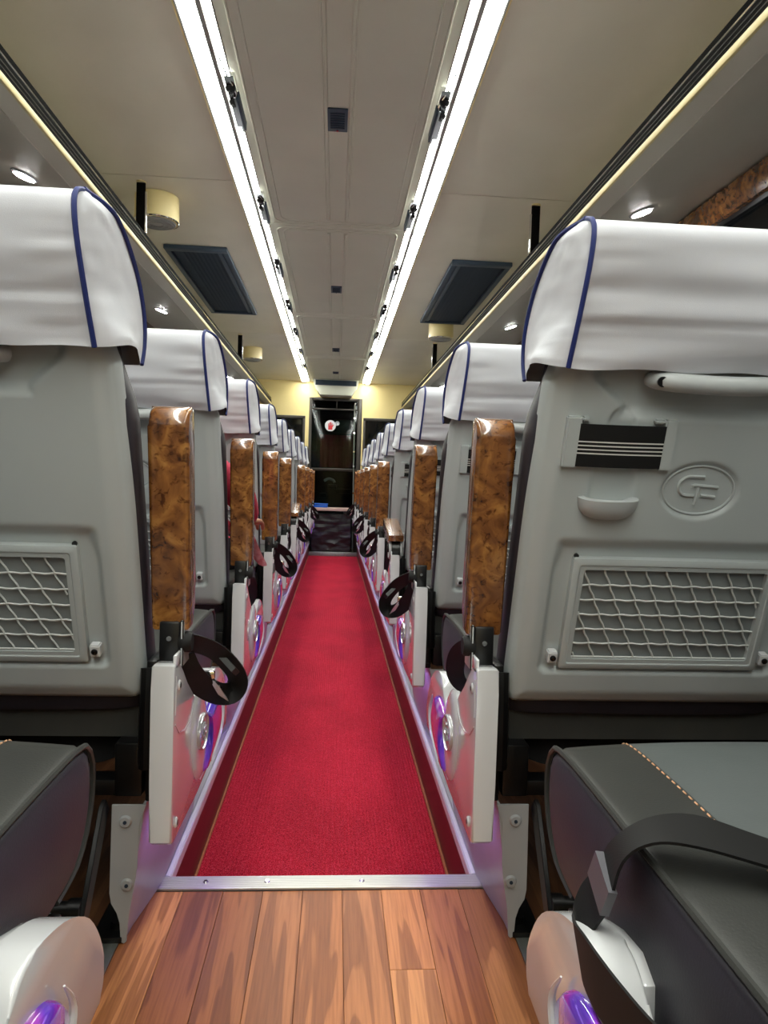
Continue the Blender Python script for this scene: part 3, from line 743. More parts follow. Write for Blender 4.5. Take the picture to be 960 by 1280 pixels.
def build_lip():
    b_ = nb(); rows = []
    cu, w_, hgt, pr = -.131, .047, .034, .026
    for j in range(9):
        t = j/8; row = []
        for i in range(25):
            a = math.pi*i/24; c, s_ = math.cos(a), math.sin(a)
            sc = math.cos(t*math.pi/2)**.55 if t < 1 else 0
            row.append(T(cu - w_*math.copysign(abs(c)**.7, c)*sc, .374 - hgt*math.sin(t*math.pi/2), .003 - pr*(s_**.8)*sc))
        rows.append(row)
    grid(b_, rows)
    # dished top
    rows = []
    for j in range(6):
        t = j/5; row = []
        for i in range(25):
            a = math.pi*i/24; c, s_ = math.cos(a), math.sin(a); k = 1-.92*t
            row.append(T(cu - w_*math.copysign(abs(c)**.7, c)*k, .374 + .003*math.sin(min(1, t*4)*math.pi) - .010*sstep(.15, .9, t), .003 - pr*(s_**.8)*k))
        rows.append(row)
    grid(b_, rows)
    bmesh.ops.remove_doubles(b_, verts=b_.verts, dist=.0003)
    return mesh(b_, 'hook_lip', m_shell2, angle=70)
def build_bracket(sd):
    b_ = nb()
    def tb(u0, u1, v0, v1, d0, d1):
        vs = [b_.verts.new(T(u, v, d)) for u in (u0, u1) for v in (v0, v1) for d in (d0, d1)]
        for q in ((0, 1, 3, 2), (4, 6, 7, 5), (0, 4, 5, 1), (2, 3, 7, 6), (0, 2, 6, 4), (1, 5, 7, 3)): b_.faces.new([vs[i] for i in q])
    if sd < 0: tb(-.212, -.190, .420, .497, -.009, .002); tb(-.190, -.178, .490, .497, -.009, .002)
    else: tb(-.066, -.046, .420, .497, -.009, .002); tb(-.082, -.066, .490, .497, -.009, .002)
    bmesh.ops.bevel(b_, geom=b_.edges[:], offset=.0022, segments=2, affect='EDGES')
    return mesh(b_, 'strap_bracket', m_shell)
def build_strap():
    b_ = nb(); vs = [.423]; stripes = []
    edges = [.423, .4425, .4445, .4483, .4503, .4541, .4561, .4599, .4619, .487]
    white = {1, 3, 5, 7}
    for k in range(len(edges)-1):
        rows = [[T(-.192 + .128*i/16, v, -.0085 - .002*math.sin(math.pi*i/16)) for i in range(17)] for v in (edges[k], edges[k+1])]
        grid(b_, rows, mi=1 if k in white else 0)
    rows = [[T(-.192 + .128*i/16, v, -.007 - .002*math.sin(math.pi*i/16)) for i in range(17)] for v in (edges[0], edges[-1])]; grid(b_, rows, flip=True)
    return mesh(b_, 'elastic_strap', [m_belt, m_strapw], fix=False)
def build_shell_hole():
    b_ = nb()
    for u in (-.163, .163): cyl(b_, Vector(T(u, .274, .0085)), (0, -CR, -SR), .004, .003, 10)
    return mesh(b_, 'lock_hole', m_black)
# seat cushion
def cushion_profile():
    return [(1.20, .330), (1.30, .305), (1.50, .303), (1.67, .308), (1.722, .326), (1.750, .366), (1.755, .410), (1.742, .436), (1.715, .449), (1.62, .452), (1.4, .448), (1.20, .445)]
def build_cushion():
    b_ = nb(); Pf = smooth2(cushion_profile(), 60); nu = 40; w_ = .262; rows = []
    cy_, cz_ = 1.47, .38
    for i in range(nu+1):
        q = -1+2*i/nu; u = w_*q
        k = 1 - .035*sstep(.97, 1.0, abs(q)); top = .010*(1-abs(q)**2.5)
        row = []
        for (y, z) in Pf:
            zz = z + (top if z > .42 else 0)
            row.append((u, (y-cy_)*k+cy_-1.4, (zz-cz_)*k+cz_))
        rows.append(row)
    G = grid(b_, rows, closed_v=True)
    for f in b_.faces:
        c = f.calc_center_median()
        f.material_index = 1 if (c.z > .425 and abs(c.x) < .174) else (0)
        if abs(c.x) > w_-.004: f.material_index = 2
    for i, rev in ((0, 1), (-1, 0)):
        r_ = rows[i]; x = r_[0][0]
        inner = [b_.verts.new((x+(.004 if i == -1 else -.004), (p[1]+1.4-cy_)*.94+cy_-1.4, (p[2]-cz_)*.9+cz_)) for p in r_]
        nn = len(r_)
        for k in range(nn):
            f = b_.faces.new([G[i][k], G[i][(k+1) % nn], inner[(k+1) % nn], inner[k]]); f.material_index = 2
        f = b_.faces.new(inner); f.material_index = 2
    return mesh(b_, 'seat_cushion', [m_leather, m_leather2, m_side_leather], angle=50)
def build_seatpiping(sg):
    b_ = nb(); Pf = smooth2(cushion_profile(), 60); pts = [(sg*.262, (y-1.4), z+.001) for y, z in Pf if z > .306 and y > 1.28]
    tube(b_, pts, .0035, 6); return mesh(b_, 'cushion_piping', m_leather)
def build_stitch(sg):
    b_ = nb(); n_ = 52
    Pf = [p for p in smooth2(cushion_profile(), 200) if p[1] > .40]
    tot = 0
    for i in range(0, len(Pf)-2, 2):
        (y0, z0), (y1, z1) = Pf[i], Pf[i+1]
        q = .174/.262; tp = lambda z: z + (.010*(1-q**2.5) if z > .42 else 0)
        tube(b_, [(sg*.174, y0-1.4, tp(z0)+.0008), (sg*.174, y1-1.4, tp(z1)+.0008)], .0011, 4)
    return mesh(b_, 'stitching', m_thread)
# mirrored, aisle-side parts (built for the right-hand seat: aisle at low x)
def wX(x): return x-.8
def wY(y): return y-1.4
def mirror_mesh(me):
    m2 = me.copy(); m2.transform(Matrix.Scale(-1, 4, (1, 0, 0))); m2.flip_normals(); return m2
def pad_profile(l=.355, t=.052):
    # along the pad axis a (0 = hinge end), thickness b ; free end rounded
    P = [(.085, 0), (.03, t-.030), (0, t-.024), (0, t)]
    for k in range(9):
        a = math.pi/2*(1-k/8); P.append((l-.030+.030*math.cos(a), t-.030+.030*math.sin(a)))
    for k in range(5):
        a = -math.pi/2*k/4; P.append((l-.012+.012*math.cos(a), .012+.012*math.sin(a)))
    return P
def build_pad(raised):
    b_ = nb(); pts = []
    for a, b in pad_profile():
        if raised:   # hinge at the foot, outer face looks to the rear
            t = math.radians(8); y, z = 1.208, .528
            y2 = y - math.sin(t)*a - math.cos(t)*b; z2 = z + math.cos(t)*a - math.sin(t)*b
        else:
            t = math.radians(9); y, z = 1.125, .505
            y2 = y + math.cos(t)*a - math.sin(t)*b; z2 = z + math.sin(t)*a + math.cos(t)*b
        pts.append((wY(y2), z2))
    prism(b_, pts, wX(.224), wX(.286), 'x', bev=.007, seg=3); return mesh(b_, 'armrest_pad', m_burl, angle=50)
def build_armbracket(raised):
    b_ = nb()
    if raised:
        box(b_, wX(.240), wX(.272), wY(1.150), wY(1.195), .462, .535, .003); box(b_, wX(.2335), wX(.2395), wY(1.15), wY(1.20), .462, .537, .002, mi=1)
        cyl(b_, (wX(.256), wY(1.1505), .508), (0, -1, 0), .0042, .003, 10, mi=2)
    else:
        cyl(b_, (wX(.236), wY(1.165), .495), (1, 0, 0), .040, .038, 28, mi=0, bev=.004)
        tube(b_, [(wX(.233), wY(1.165+.034*math.cos(t*math.pi/12)), .495+.034*math.sin(t*math.pi/12)) for t in range(24)], .006, 6, mi=1, closed=True)
        tube(b_, [(wX(.277), wY(1.165+.036*math.cos(t*math.pi/12)), .495+.036*math.sin(t*math.pi/12)) for t in range(24)], .004, 6, mi=1, closed=True)
        cyl(b_, (wX(.236), wY(1.165), .495), (-1, 0, 0), .010, .004, 12, mi=2)
    return mesh(b_, 'armrest_hinge', [m_black, m_shell2, m_chrome])
PANEL = [(1.088, .205), (1.087, .30), (1.087, .44), (1.088, .479), (1.10, .480), (1.128, .477), (1.155, .454), (1.19, .425), (1.235, .395), (1.285, .362), (1.33, .338), (1.37, .327), (1.405, .332), (1.43, .362), (1.46, .374), (1.50, .368), (1.55, .350), (1.60, .318), (1.635, .275), (1.652, .235), (1.648, .212), (1.63, .200), (1.3, .192), (1.10, .196)]
def build_panel():
    b_ = nb()
    PS = PANEL[:8] + [(q.x, q.y) for q in smoothpath([(a, b, 0) for a, b in PANEL[8:22]], 3)] + PANEL[22:]
    prism(b_, [(wY(y), z) for y, z in PS], wX(.2335), wX(.268), 'x', bev=.004, seg=3)
    box(b_, wX(.2335), wX(.2385), wY(1.100), wY(1.135), .470, .493, .002)
    # wider cap at the front block
    prism(b_, [(wY(y), z) for y, z in [(1.43, .25), (1.435, .358), (1.46, .370), (1.50, .364), (1.55, .346), (1.60, .313), (1.632, .27), (1.63, .25)]], wX(.266), wX(.285), 'x', bev=.005, seg=2)
    # raised boss on the aisle face
    rows = []
    for k, (sc, x) in enumerate(((1.0, .234), (.96, .2305), (.86, .2275), (.6, .226), (0.01, .2255))):
        rows.append([(wX(x), wY(1.300+sc*(.068*math.cos(a) )), .300+sc*(.088*math.sin(a)-(.02*math.cos(a)))) for a in [2*math.pi*i/36 for i in range(36)]])
    grid(b_, rows, closed_v=True)
    # division grooves as fine ridges
    tube(b_, [(wX(.2335), wY(y), z) for y, z in ((1.10, .385), (1.13, .362), (1.17, .352), (1.215, .352), (1.25, .372))], .0014, 5)
    tube(b_, [(wX(.2335), wY(y), z) for y, z in ((1.10, .40), (1.103, .46))], .0012, 5)
    tube(b_, [(wX(.2335), wY(y), z) for y, z in ((1.26, .36), (1.25, .30), (1.27, .235), (1.32, .205), (1.38, .205))], .0016, 5)
    return mesh(b_, 'side_panel', m_white, angle=45)
def build_lens():
    b_ = nb()
    Pp = [(1.345, .325), (1.38, .322), (1.44, .330), (1.495, .318), (1.53, .290), (1.535, .262), (1.50, .236), (1.45, .222), (1.40, .213), (1.34, .215), (1.365, .25), (1.37, .29)]
    Q = smoothpath([(0, a, b) for a, b in Pp+[Pp[0]]], 4)[:-1]
    cy_, cz_ = 1.44, .272; rows = []
    for sc, x in ((1, .236), (.98, .229), (.92, .2235), (.6, .2205), (.02, .220)):
        rows.append([(wX(x), wY(cy_-.010+(q.y-cy_)*sc), cz_+(q.z-cz_)*sc) for q in Q])
    grid(b_, rows, closed_v=True); return mesh(b_, 'lens_insert', m_lens, angle=60)
def build_streak():
    b_ = nb(); P = smoothpath([(0, 1.52, .312), (0, 1.543, .275), (0, 1.52, .242), (0, 1.47, .222), (0, 1.41, .208)], 5)
    tube(b_, [(wX(.226), wY(q.y-.008), q.z) for q in P], [.001+.0042*math.sin(math.pi*i/(len(P)-1)) for i in range(len(P))], 8); return mesh(b_, 'lens_highlight_strip', m_white)
def build_pemblem(s):
    b_ = nb()
    rows = []
    for sc, x in ((1, .227), (1, .2215), (.93, .220), (.90, .2225), (.02, .2225)):
        rows.append([(wX(x), wY(1.290+.042*sc*math.cos(a)), .308+.032*sc*math.sin(a)) for a in [2*math.pi*i/30 for i in range(30)]])
    grid(b_, rows, closed_v=True)
    for P in GLYPH:
        # read from the aisle: for the right-hand panel the reader looks along +x, so 'right' is towards -y
        tube(b_, [(wX(.2218), wY(1.290 + (1 if s < 0 else -1)*u*.68), .308+v*.7) for u, v in P], .0022, 5)
    return mesh(b_, 'oval_emblem', m_emblem)
def build_pscrews(q):
    b_ = nb()
    for y, z in (q,): cyl(b_, (wX(.2335), wY(y), z), (-1, 0, 0), .009, .0025, 14, .007); cyl(b_, (wX(.2312), wY(y), z), (-1, 0, 0), .004, .001, 10, mi=1)
    return mesh(b_, 'cap_screw', [m_white, m_black])
def build_leg():
    b_ = nb()
    # rear flange
    F_ = [(.290, .232), (.344, .232), (.346, .085), (.343, .068), (.334, .052), (.329, .035), (.327, .004), (.322, .001), (.318, .004), (.314, .05), (.306, .10), (.302, .13), (.300, .20)]
    A = [b_.verts.new((wX(x), wY(1.158), z)) for x, z in F_]; B = [b_.verts.new((wX(x), wY(1.162), z)) for x, z in F_]
    b_.faces.new(A); b_.faces.new(B[::-1]); n_ = len(F_)
    for k in range(n_): b_.faces.new([A[k], B[k], B[(k+1) % n_], A[(k+1) % n_]])
    # aisle-side web, spreading forward and up
    web = [(1.160, .232, .292), (1.160, .13, .304), (1.160, .05, .314), (1.160, .003, .322), (1.20, .003, .320), (1.34, .003, .300), (1.62, .003, .302), (1.66, .03, .302), (1.66, .20, .292), (1.62, .232, .29), (1.35, .232, .29)]
    va = [b_.verts.new((wX(x), wY(y), z)) for y, z, x in web]; vb = [b_.verts.new((wX(x+.004), wY(y), z)) for y, z, x in web]
    ca = b_.verts.new((wX(.298), wY(1.38), .11)); cb = b_.verts.new((wX(.302), wY(1.38), .11)); n_ = len(web)
    for k in range(n_):
        b_.faces.new([va[k], va[(k+1) % n_], ca]); b_.faces.new([vb[(k+1) % n_], vb[k], cb]); b_.faces.new([va[k], vb[k], vb[(k+1) % n_], va[(k+1) % n_]])
    return mesh(b_, 'leg', m_leg, angle=30)
def build_rivet(z, x=.322):
    b_ = nb(); cyl(b_, (wX(x), wY(1.158), z), (0, -1, 0), .0105, .004, 18, .008); cyl(b_, (wX(x), wY(1.154), z), (0, -1, 0), .003, .0015, 12, mi=1)
    return mesh(b_, 'rivet', [m_leg, m_vent2])
def build_led():
    b_ = nb(); box(b_, wX(.246), wX(.258), wY(1.20), wY(1.60), .184, .191, .002); return mesh(b_, 'led_strip', m_led)
def build_frame():
    b_ = nb()
    box(b_, wX(.31), wX(1.30), wY(1.185), wY(1.225), .235, .262, .003); box(b_, wX(.31), wX(1.30), wY(1.55), wY(1.59), .255, .295, .003)
    box(b_, wX(.275), wX(.295), wY(1.17), wY(1.64), .232, .30, .003); box(b_, wX(1.26), wX(1.29), wY(1.17), wY(1.64), .0, .30, .003)
    box(b_, wX(.30), wX(.345), wY(1.17), wY(1.30), .24, .33, .004)
    for x in (.325, .33): cyl(b_, (wX(x), wY(1.18), .28), (0, -1, 0), .010, .01, 10)
    cyl(b_, (wX(.338), wY(1.19), .0025), (0, 0, 1), .014, .02, 14); box(b_, wX(.325), wX(.375), wY(1.155), wY(1.30), .0025, .012, .002)
    tube(b_, [(wX(.29), wY(1.15), .30), (wX(.285), wY(1.13), .37), (wX(.288), wY(1.15), .46)], .012, 8)
    box(b_, wX(.276), wX(.292), wY(1.155), wY(1.23), .25, .47, .003)
    return mesh(b_, 'base_frame', m_blackfr)
def build_curtain():
    b_ = nb(); rows = []
    for j in range(8):
        z = .43-.135*j/7
        rows.append([(wX(.30)+.98*i/60, wY(1.235)+.01*math.sin(i*.7)*j/7, z - (.022*math.sin(i/60*math.pi*5)**2 if j == 7 else 0)) for i in range(61)])
    grid(b_, rows); grid(b_, [[(p[0], p[1]+.012, p[2]) for p in r_] for r_ in rows], flip=True)
    return mesh(b_, 'underseat_cloth', m_blackcl)
def build_footrest():
    b_ = nb(); tube(b_, [(wX(.372), wY(1.06), .118), (wX(.80), wY(1.06), .118)], .013, 12)
    tube(b_, [(wX(.356), wY(1.06), .118), (wX(.375), wY(1.06), .118)], [.017, .017], 12)
    prism(b_, [(wY(1.045), .105), (wY(1.075), .10), (wY(1.165), .225), (wY(1.15), .245), (wY(1.135), .24)], wX(.350), wX(.358), 'x', bev=.001, seg=1)
    cyl(b_, (wX(.40), wY(1.048), .118), (0, -1, 0), .005, .003, 10, mi=1)
    return mesh(b_, 'footrest', [m_blackfr, m_chrome])
def perp_ribbon(b_, P, w_, tilt, th=.0012):
    n_ = len(P); wd = []
    for i in range(n_):
        t = (P[min(i+1, n_-1)]-P[max(i-1, 0)]); wd.append(Vector((-t.z, tilt*math.hypot(t.x, t.z), t.x)).normalized()*w_)
    ribbon(b_, P, wd, th)
def build_belt_loop():
    b_ = nb()
    P = smoothpath([(.238, 1.165, .495), (.222, 1.20, .488), (.196, 1.25, .462), (.172, 1.29, .422), (.166, 1.31, .392), (.178, 1.315, .372), (.200, 1.29, .378), (.222, 1.25, .405), (.236, 1.21, .440), (.244, 1.19, .47)], 5)
    perp_ribbon(b_, [Vector((wX(p.x), wY(p.y), p.z)) for p in P], .043, .5)
    cyl(b_, (wX(.222), wY(1.165), .50), (1, 0, 0), .017, .022, 18, bev=.003)
    return mesh(b_, 'seat_belt', m_belt, angle=60)
def build_clip_tongue():
    b_ = nb(); P = [(.212, 1.262, .418), (.200, 1.270, .400), (.186, 1.272, .375)]
    ribbon(b_, [(wX(x), wY(y), z) for x, y, z in P], [Vector((.018, .0, .012))]*3, .0015, mi=0)
    x, y, z = P[0]; box(b_, wX(x)-.012, wX(x)+.010, wY(y)-.004, wY(y)+.004, z-.006, z+.008, .002)
    return mesh(b_, 'belt_tongue', m_chrome)
def build_buckle():
    b_ = nb()
    ribbon(b_, [Vector((wX(.186), wY(1.262), .448)), Vector((wX(.180), wY(1.272), .438))], [Vector((.036, .012, .034)).normalized()*.054]*2, .005)
    return mesh(b_, 'belt_keeper', m_black)
def build_belt_tucked():
    b_ = nb()
    P = smoothpath([(.240, 1.18, .495), (.232, 1.26, .480), (.224, 1.33, .445), (.226, 1.37, .400), (.240, 1.36, .375), (.256, 1.30, .385), (.268, 1.24, .41)], 5)
    perp_ribbon(b_, [Vector((wX(p.x+.022), wY(p.y), p.z)) for p in P], .045, -1.2)
    cyl(b_, (wX(.222), wY(1.165), .50), (1, 0, 0), .017, .022, 18, bev=.003)
    return mesh(b_, 'seat_belt', m_belt, angle=60)
def build_belt_over():   # the belt thrown over the front of the nearest right-hand cushion
    b_ = nb()
    def W(x, y, z): return (wX(x), wY(y+.86), z)
    P = [W(.55, .500, .465), W(.46, .535, .468), (.0, 0, 0), W(.36, .566, .477), W(.315, .590, .482), W(.283, .606, .474), W(.262, .622, .448), W(.257, .640, .405), W(.247, .652, .375), W(.236, .640, .352), W(.226, .585, .366), W(.222, .530, .380), W(.221, .460, .400), W(.223, .38, .43)]
    P[2] = W(.40, .552, .470)
    Wd = [(.01, .047, 0), (.012, .045, 0), (.014, .045, 0), (.016, .044, .003), (.018, .043, .006), (.015, .044, .0), (.010, .046, -.004), (.006, .045, .012), (.004, .040, .022), (.002, .036, .03), (.0, .020, .042), (.0, -.010, .046), (.0, -.018, .044), (.0, -.018, .044)]
    A = smoothpath(P, 5); Bw = smoothpath(Wd, 5); ribbon(b_, A, Bw, .0013)
    return mesh(b_, 'seat_belt', m_belt, angle=60)
def build_keeper_over():
    b_ = nb()
    def W(x, y, z): return (wX(x), wY(y+.86), z)
    ribbon(b_, [W(.2555, .630, .425), W(.2535, .642, .397)], [(.004, .044, .014)]*2, .0040)
    return mesh(b_, 'belt_keeper', m_buckle)

shellM, foamM = build_shell(), build_foam()
coverM = [build_cover(k+1.3) for k in range(3)]
pipM = [build_piping(a, b) for a in ('rear', 'front') for b in (-1, 1)]
backsubs = [build_emblem(), build_handle(), build_hscrew(), build_net_frame(), build_netback(), build_net(), build_clip(-.180), build_clip(.180), build_lip(), build_bracket(-1), build_bracket(1), build_strap(), build_shell_hole()]
bsn = ['emblem', 'grab_handle', 'handle_screw', 'net_frame', 'pocket_backing', 'pocket_net', 'net_clip', 'net_clip', 'hook_lip', 'strap_bracket', 'strap_bracket', 'elastic_strap', 'lock_hole']
cushM = build_cushion(); cpipM = [build_seatpiping(-1), build_seatpiping(1)]; stM = [build_stitch(-1), build_stitch(1)]
def both(me): return {1: me, -1: mirror_mesh(me)}
padUp, padDn = both(build_pad(True)), both(build_pad(False))
hUp, hDn = both(build_armbracket(True)), both(build_armbracket(False))
panM, lenM, strM, pscM = both(build_panel()), both(build_lens()), both(build_streak()), both(build_pscrews((1.125, .440)))
pscM2 = both(build_pscrews((1.12, .222)))
pemM = {1: build_pemblem(1), -1: mirror_mesh(build_pemblem(-1))}
legM, rvA, rvB, ledM = both(build_leg()), both(build_rivet(.205)), both(build_rivet(.100, .318)), both(build_led())
frM, cuM, ftM = both(build_frame()), both(build_curtain()), both(build_footrest())
blM, tgM, bkM, btM = both(build_belt_loop()), both(build_clip_tongue()), both(build_buckle()), both(build_belt_tucked())
ovM, okM = both(build_belt_over()), both(build_keeper_over())

LOWERED = {(-1, 5), (1, 3)}
LOOP = {(-1, 1), (-1, 3), (-1, 5), (1, 2), (1, 4), (1, 6), (1, 9), (-1, 8)}
rowname = ['nearest row with only its cushion front showing', 'second row', 'third row', 'fourth row', 'fifth row', 'sixth row', 'seventh row', 'eighth row', 'ninth row', 'front row beside the far door']
for s in (-1, 1):
    for k in range(ROWS):
        y = 1.4 + (k-1)*PITCH_ROW - (.0 if k else .02)
        side = side_word[s]
        if k == 0: lab = ('dark cushioned double coach seat in the foreground, black belt thrown over its cushion' if s > 0 else 'dark cushioned double coach seat in the near left corner, no belt on its cushion')
        elif (s, k) == (-1, 2): lab = 'white-covered double coach seat occupied by the passenger in pink'
        elif (s, k) in LOWERED: lab = 'double coach seat %s of the red carpet with its wooden armrest folded down' % side
        elif k == 1: lab = 'largest double coach seat back %s of the aisle, %s' % (side, 'black belt looped over the carpet' if s < 0 else 'striped elastic strap in full view')
        elif k == 9: lab = 'double coach seat %s of the carpet, last before the far door' % side
        else: lab = 'double coach seat %s of the red carpet, %s counted from the nearest' % (side, ordn[k])
        root = link('double_seat', None, None, (s*.8, y, 0), lab, 'seat', 'double seats along the aisle')
        for c in (.545, 1.055):
            dx = s*(c-.8)
            aisle = c < .8
            sh_ = link('back_shell', shellM, root, (dx, 0, 0))
            for nm, me in zip(bsn, backsubs): link(nm, me, sh_)
            link('back_cushion', foamM, root, (dx, 0, 0))
            cv = link('headrest_cover', coverM[(k+(0 if aisle else 1)+(s > 0)) % 3], root, (dx, 0, 0))
            for me in pipM: link('piping', me, cv)
            cu_ = link('seat_cushion', cushM, root, (dx, 0, 0))
            for me in cpipM: link('cushion_piping', me, cu_)
            for me in stM: link('stitching', me, cu_, label='pale orange stitching')
        low = (s, k) in LOWERED
        pd = link('armrest_pad', (padDn if low else padUp)[s], root, label='glossy burl wood armrest pad'); link('armrest_hinge', (hDn if low else hUp)[s], pd)
        pn = link('side_panel', panM[s], root, label='glossy white side panel'); link('lens_insert', lenM[s], pn, label='iridescent violet insert'); link('edge_streak', strM[s], pn)
        link('oval_emblem', pemM[s], pn); link('cap_screw', pscM[s], pn); link('cap_screw', pscM2[s], pn)
        lg = link('leg', legM[s], root); link('rivet', rvA[s], lg); link('rivet', rvB[s], lg)
        link('base_frame', frM[s], root)
        if k: link('led_strip', ledM[s], root, label='violet glowing strip')
        link('underseat_cloth', cuM[s], root); link('footrest', ftM[s], root)
        if (s, k) == (1, 0):
            b_ = link('seat_belt', ovM[s], root); link('belt_keeper', okM[s], b_, label='grey plastic belt keeper')
        elif (s, k) in LOOP:
            b_ = link('seat_belt', blM[s], root); link('belt_tongue', tgM[s], b_); link('belt_keeper', bkM[s], b_)
        elif k > 0: link('seat_belt', btM[s], root)

# ------------------------------------------------------------------ seated passenger (third row, left)
def skin(name, verts, edges, radii, m, parent, sub=2, **kw):
    me = bpy.data.meshes.new(name+'_cage'); me.from_pydata([Vector(v) for v in verts], edges, []); o = bpy.data.objects.new(name+'_cage', me); COL.objects.link(o)
    md = o.modifiers.new('skin', 'SKIN'); md.use_smooth_shade = True
    for i, r_ in enumerate(radii):
        sv = me.skin_vertices[0].data[i]; sv.radius = (r_, r_) if not isinstance(r_, tuple) else r_; sv.use_root = (i == 0)
    sb = o.modifiers.new('sub', 'SUBSURF'); sb.levels = sub; sb.render_levels = sub
    dg = bpy.context.evaluated_depsgraph_get(); dg.update()
    ev = bpy.data.meshes.new_from_object(o.evaluated_get(dg)); bpy.data.objects.remove(o); ev.name = name
    ev.materials.clear(); ev.materials.append(m)
    ev.polygons.foreach_set('use_smooth', [True]*len(ev.polygons))
    return link(name, ev, parent, **kw)
PX, PY = -.545, 2.22
per = link('person', None, None, (PX, PY, .45), 'seated passenger in a pink top and dark trousers, mostly hidden behind a seat back', 'person')
def rel(p): return (p[0]-PX, p[1]-PY, p[2]-.45)
V = [(-.545, 2.20, .53), (-.545, 2.17, .64), (-.545, 2.12, .78), (-.545, 2.10, .88), (-.545, 2.11, .945), (-.545, 2.125, 1.00),
     (-.425, 2.11, .850), (-.288, 2.23, .715), (-.283, 2.41, .635), (-.283, 2.46, .625),          # arm on the aisle side
     (-.69, 2.11, .865), (-.765, 2.20, .67), (-.70, 2.38, .60), (-.69, 2.43, .595),
     (-.45, 2.26, .52), (-.345, 2.60, .50), (-.34, 2.64, .28), (-.34, 2.63, .08), (-.34, 2.72, .035),
     (-.63, 2.26, .52), (-.70, 2.60, .50), (-.70, 2.64, .28), (-.70, 2.63, .08), (-.70, 2.72, .035)]
E_ = [(0, 1), (1, 2), (2, 3), (3, 4), (4, 5), (3, 6), (6, 7), (7, 8), (8, 9), (3, 10), (10, 11), (11, 12), (12, 13), (0, 14), (14, 15), (15, 16), (16, 17), (17, 18), (0, 19), (19, 20), (20, 21), (21, 22), (22, 23)]
Rr = [.12, .105, .12, .10, .048, .05, .048, .038, .027, .030, .048, .038, .027, .030, .082, .058, .046, .034, .028, .082, .058, .046, .034, .028]
body = skin('body', [rel(v) for v in V], E_, Rr, m_skin, per)
# head: shaped ellipsoid with nose, brow and chin
def head_mesh():
    b_ = nb(); bmesh.ops.create_uvsphere(b_, u_segments=32, v_segments=22, radius=1)
    for v in b_.verts:
        x, y, z = v.co; f = max(0, y)
        sx = .073*(1-.18*max(0, -z)); v.co = Vector((x*sx, y*.092, z*.108))
        g = math.exp(-((x*2.8)**2)); v.co.y += .016*g*f*math.exp(-((z+.12)/.2)**2)            # nose
        v.co.y += .005*f*math.exp(-((z+.42)/.10)**2)*math.exp(-(x*2.2)**2)                      # lips
        for e in (-.36, .36): v.co.y -= .008*f*math.exp(-((x-e)/.16)**2-((z-.08)/.12)**2)      # eye sockets
        v.co.y += .006*f*math.exp(-((z+.75)/.16)**2)
    return b_
hb = head_mesh(); bmesh.ops.translate(hb, verts=hb.verts, vec=rel((-.545, 2.15, 1.045)))
for e in (-1, 1):
    c = rel((-.545+e*.073, 2.145, 1.035)); tube(hb, [(c[0]+e*.006*math.sin(t*math.pi/6), c[1]+.012*math.cos(t*math.pi/6), c[2]+.026*math.sin(t*math.pi/6)) for t in range(12)], .006, 6, closed=True)
obj('head', hb, m_skin, per)
for e in (-1, 1):
    b_ = nb(); c = Vector(rel((-.545+e*.027, 2.233, 1.053))); bmesh.ops.create_uvsphere(b_, u_segments=14, v_segments=10, radius=.010, matrix=Matrix.Translation(c)); obj('eye', b_, m_stk_w, per)
    b_ = nb(); bmesh.ops.create_uvsphere(b_, u_segments=10, v_segments=8, radius=.005, matrix=Matrix.Translation(c+Vector((0, .0065, 0)))); obj('pupil', b_, m_hair, per)
b_ = nb(); tube(b_, [Vector(rel((-.545+x, 2.249-abs(x)*.2, 1.000))) for x in (-.02, -.01, 0, .01, .02)], [.002, .004, .0045, .004, .002], 6); obj('mouth', b_, m_tunic2, per)
b_ = nb(); bmesh.ops.create_uvsphere(b_, u_segments=28, v_segments=20, radius=1)
for v in b_.verts:
    x, y, z = v.co
    cut = y > .35 and z < .45
    v.co = Vector((x*.082, y*.10, z*.114)) if not cut else Vector((x*.070, y*.080, z*.100))
    if z < -.2 and y < .2: v.co.z *= 1.25
bmesh.ops.translate(b_, verts=b_.verts, vec=rel((-.545, 2.138, 1.052))); obj('hair', b_, m_hair, per)
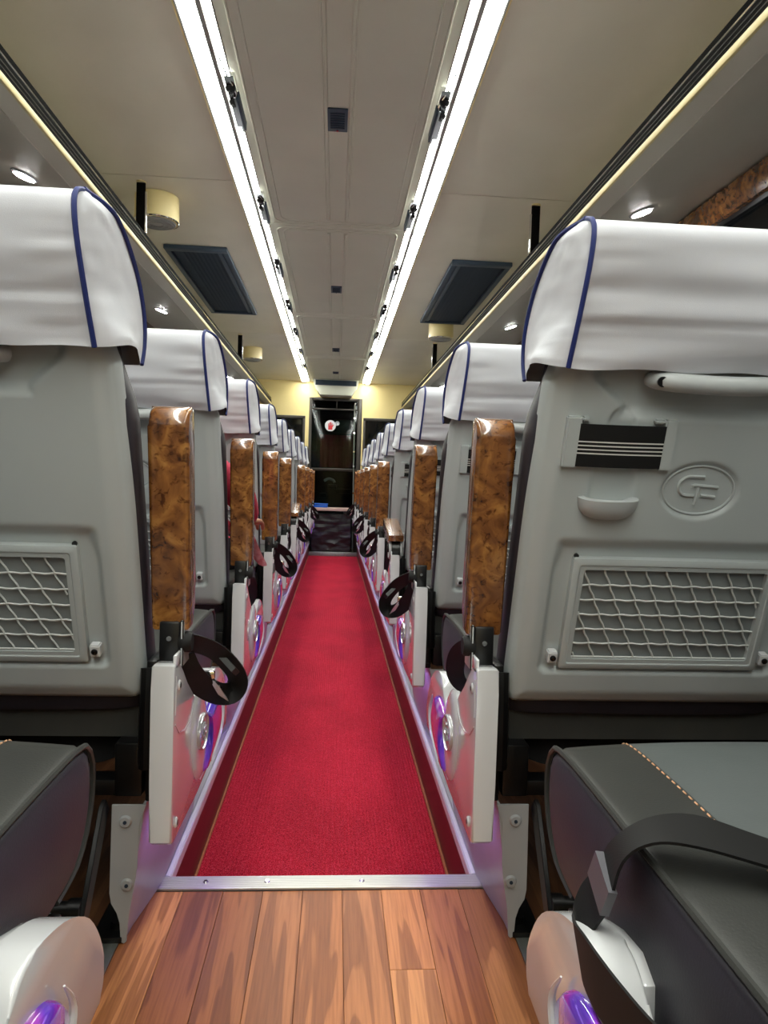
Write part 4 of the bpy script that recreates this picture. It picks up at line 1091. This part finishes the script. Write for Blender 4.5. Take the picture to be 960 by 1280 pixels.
# tunic and trousers follow the body
TV = V[:4]+V[6:9]+V[10:13]+[V[14], (-.375, 2.52, .518), V[19], (-.69, 2.52, .518)]
TE = [(0, 1), (1, 2), (2, 3), (3, 4), (4, 5), (5, 6), (3, 7), (7, 8), (8, 9), (0, 10), (10, 11), (0, 12), (12, 13)]
TR = [.135, .120, .125, .090, .056, .052, .038, .056, .052, .038, .092, .070, .092, .070]
tun = skin('tunic', [rel(v) for v in TV], TE, TR, m_tunic, per, label='pink long-sleeved top')
b_ = nb(); rows = []
for j in range(7):
    t = j/6
    rows.append([rel((-.43+(.145+.055*t)*q/14, 2.44+.10*t+.015*math.sin(q*.9)*t, .640+.0*t - .13*t**1.3 - .05*(q/14)**2 + .006*math.sin(q*1.4+j))) for q in range(15)])
grid(b_, rows); grid(b_, [[(p[0], p[1]-.003, p[2]-.004) for p in r_] for r_ in rows], flip=True); obj('tunic_hem', b_, m_tunic2, per, label='patterned pale pink cloth over the knee')
RV = [V[0], V[14], V[15], V[16], V[17], V[19], V[20], V[21], V[22]]
skin('trousers', [rel(v) for v in RV], [(0, 1), (1, 2), (2, 3), (3, 4), (0, 5), (5, 6), (6, 7), (7, 8)], [.125, .092, .070, .060, .052, .092, .070, .060, .052], m_trous, per)
for x in (-.34, -.70):
    b_ = nb(); tube(b_, [Vector(rel(p)) for p in ((x, 2.59, .035), (x, 2.62, .042), (x, 2.70, .040), (x, 2.78, .026), (x, 2.815, .018))], [.030, .040, .042, .034, .016], 14); obj('shoe', b_, m_black, per)
# hands: palm and five fingers each, resting on the thighs
for (hx, hy, hz, e) in ((-.283, 2.47, .622, 1), (-.69, 2.44, .595, -1)):
    HVt = [(hx, hy-.02, hz), (hx, hy+.02, hz-.002), (hx, hy+.062, hz-.006)]; HE = [(0, 1), (1, 2)]; HR = [(.022, .016), (.034, .014), (.036, .012)]
    for q, (dx, ln) in enumerate(((-.027, .058), (-.009, .072), (.009, .068), (.027, .052))):
        i0 = len(HVt); HVt += [(hx+dx, hy+.070, hz-.008), (hx+dx*1.1, hy+.070+ln*.5, hz-.016), (hx+dx*1.12, hy+.070+ln, hz-.040)]; HE += [(2, i0), (i0, i0+1), (i0+1, i0+2)]; HR += [.0085, .008, .0065]
    i0 = len(HVt); HVt += [(hx-e*.036, hy+.022, hz-.004), (hx-e*.052, hy+.052, hz-.014), (hx-e*.050, hy+.078, hz-.022)]; HE += [(1, i0), (i0, i0+1), (i0+1, i0+2)]; HR += [.011, .009, .007]
    skin('hand', [rel(v) for v in HVt], HE, HR, m_skin, per)
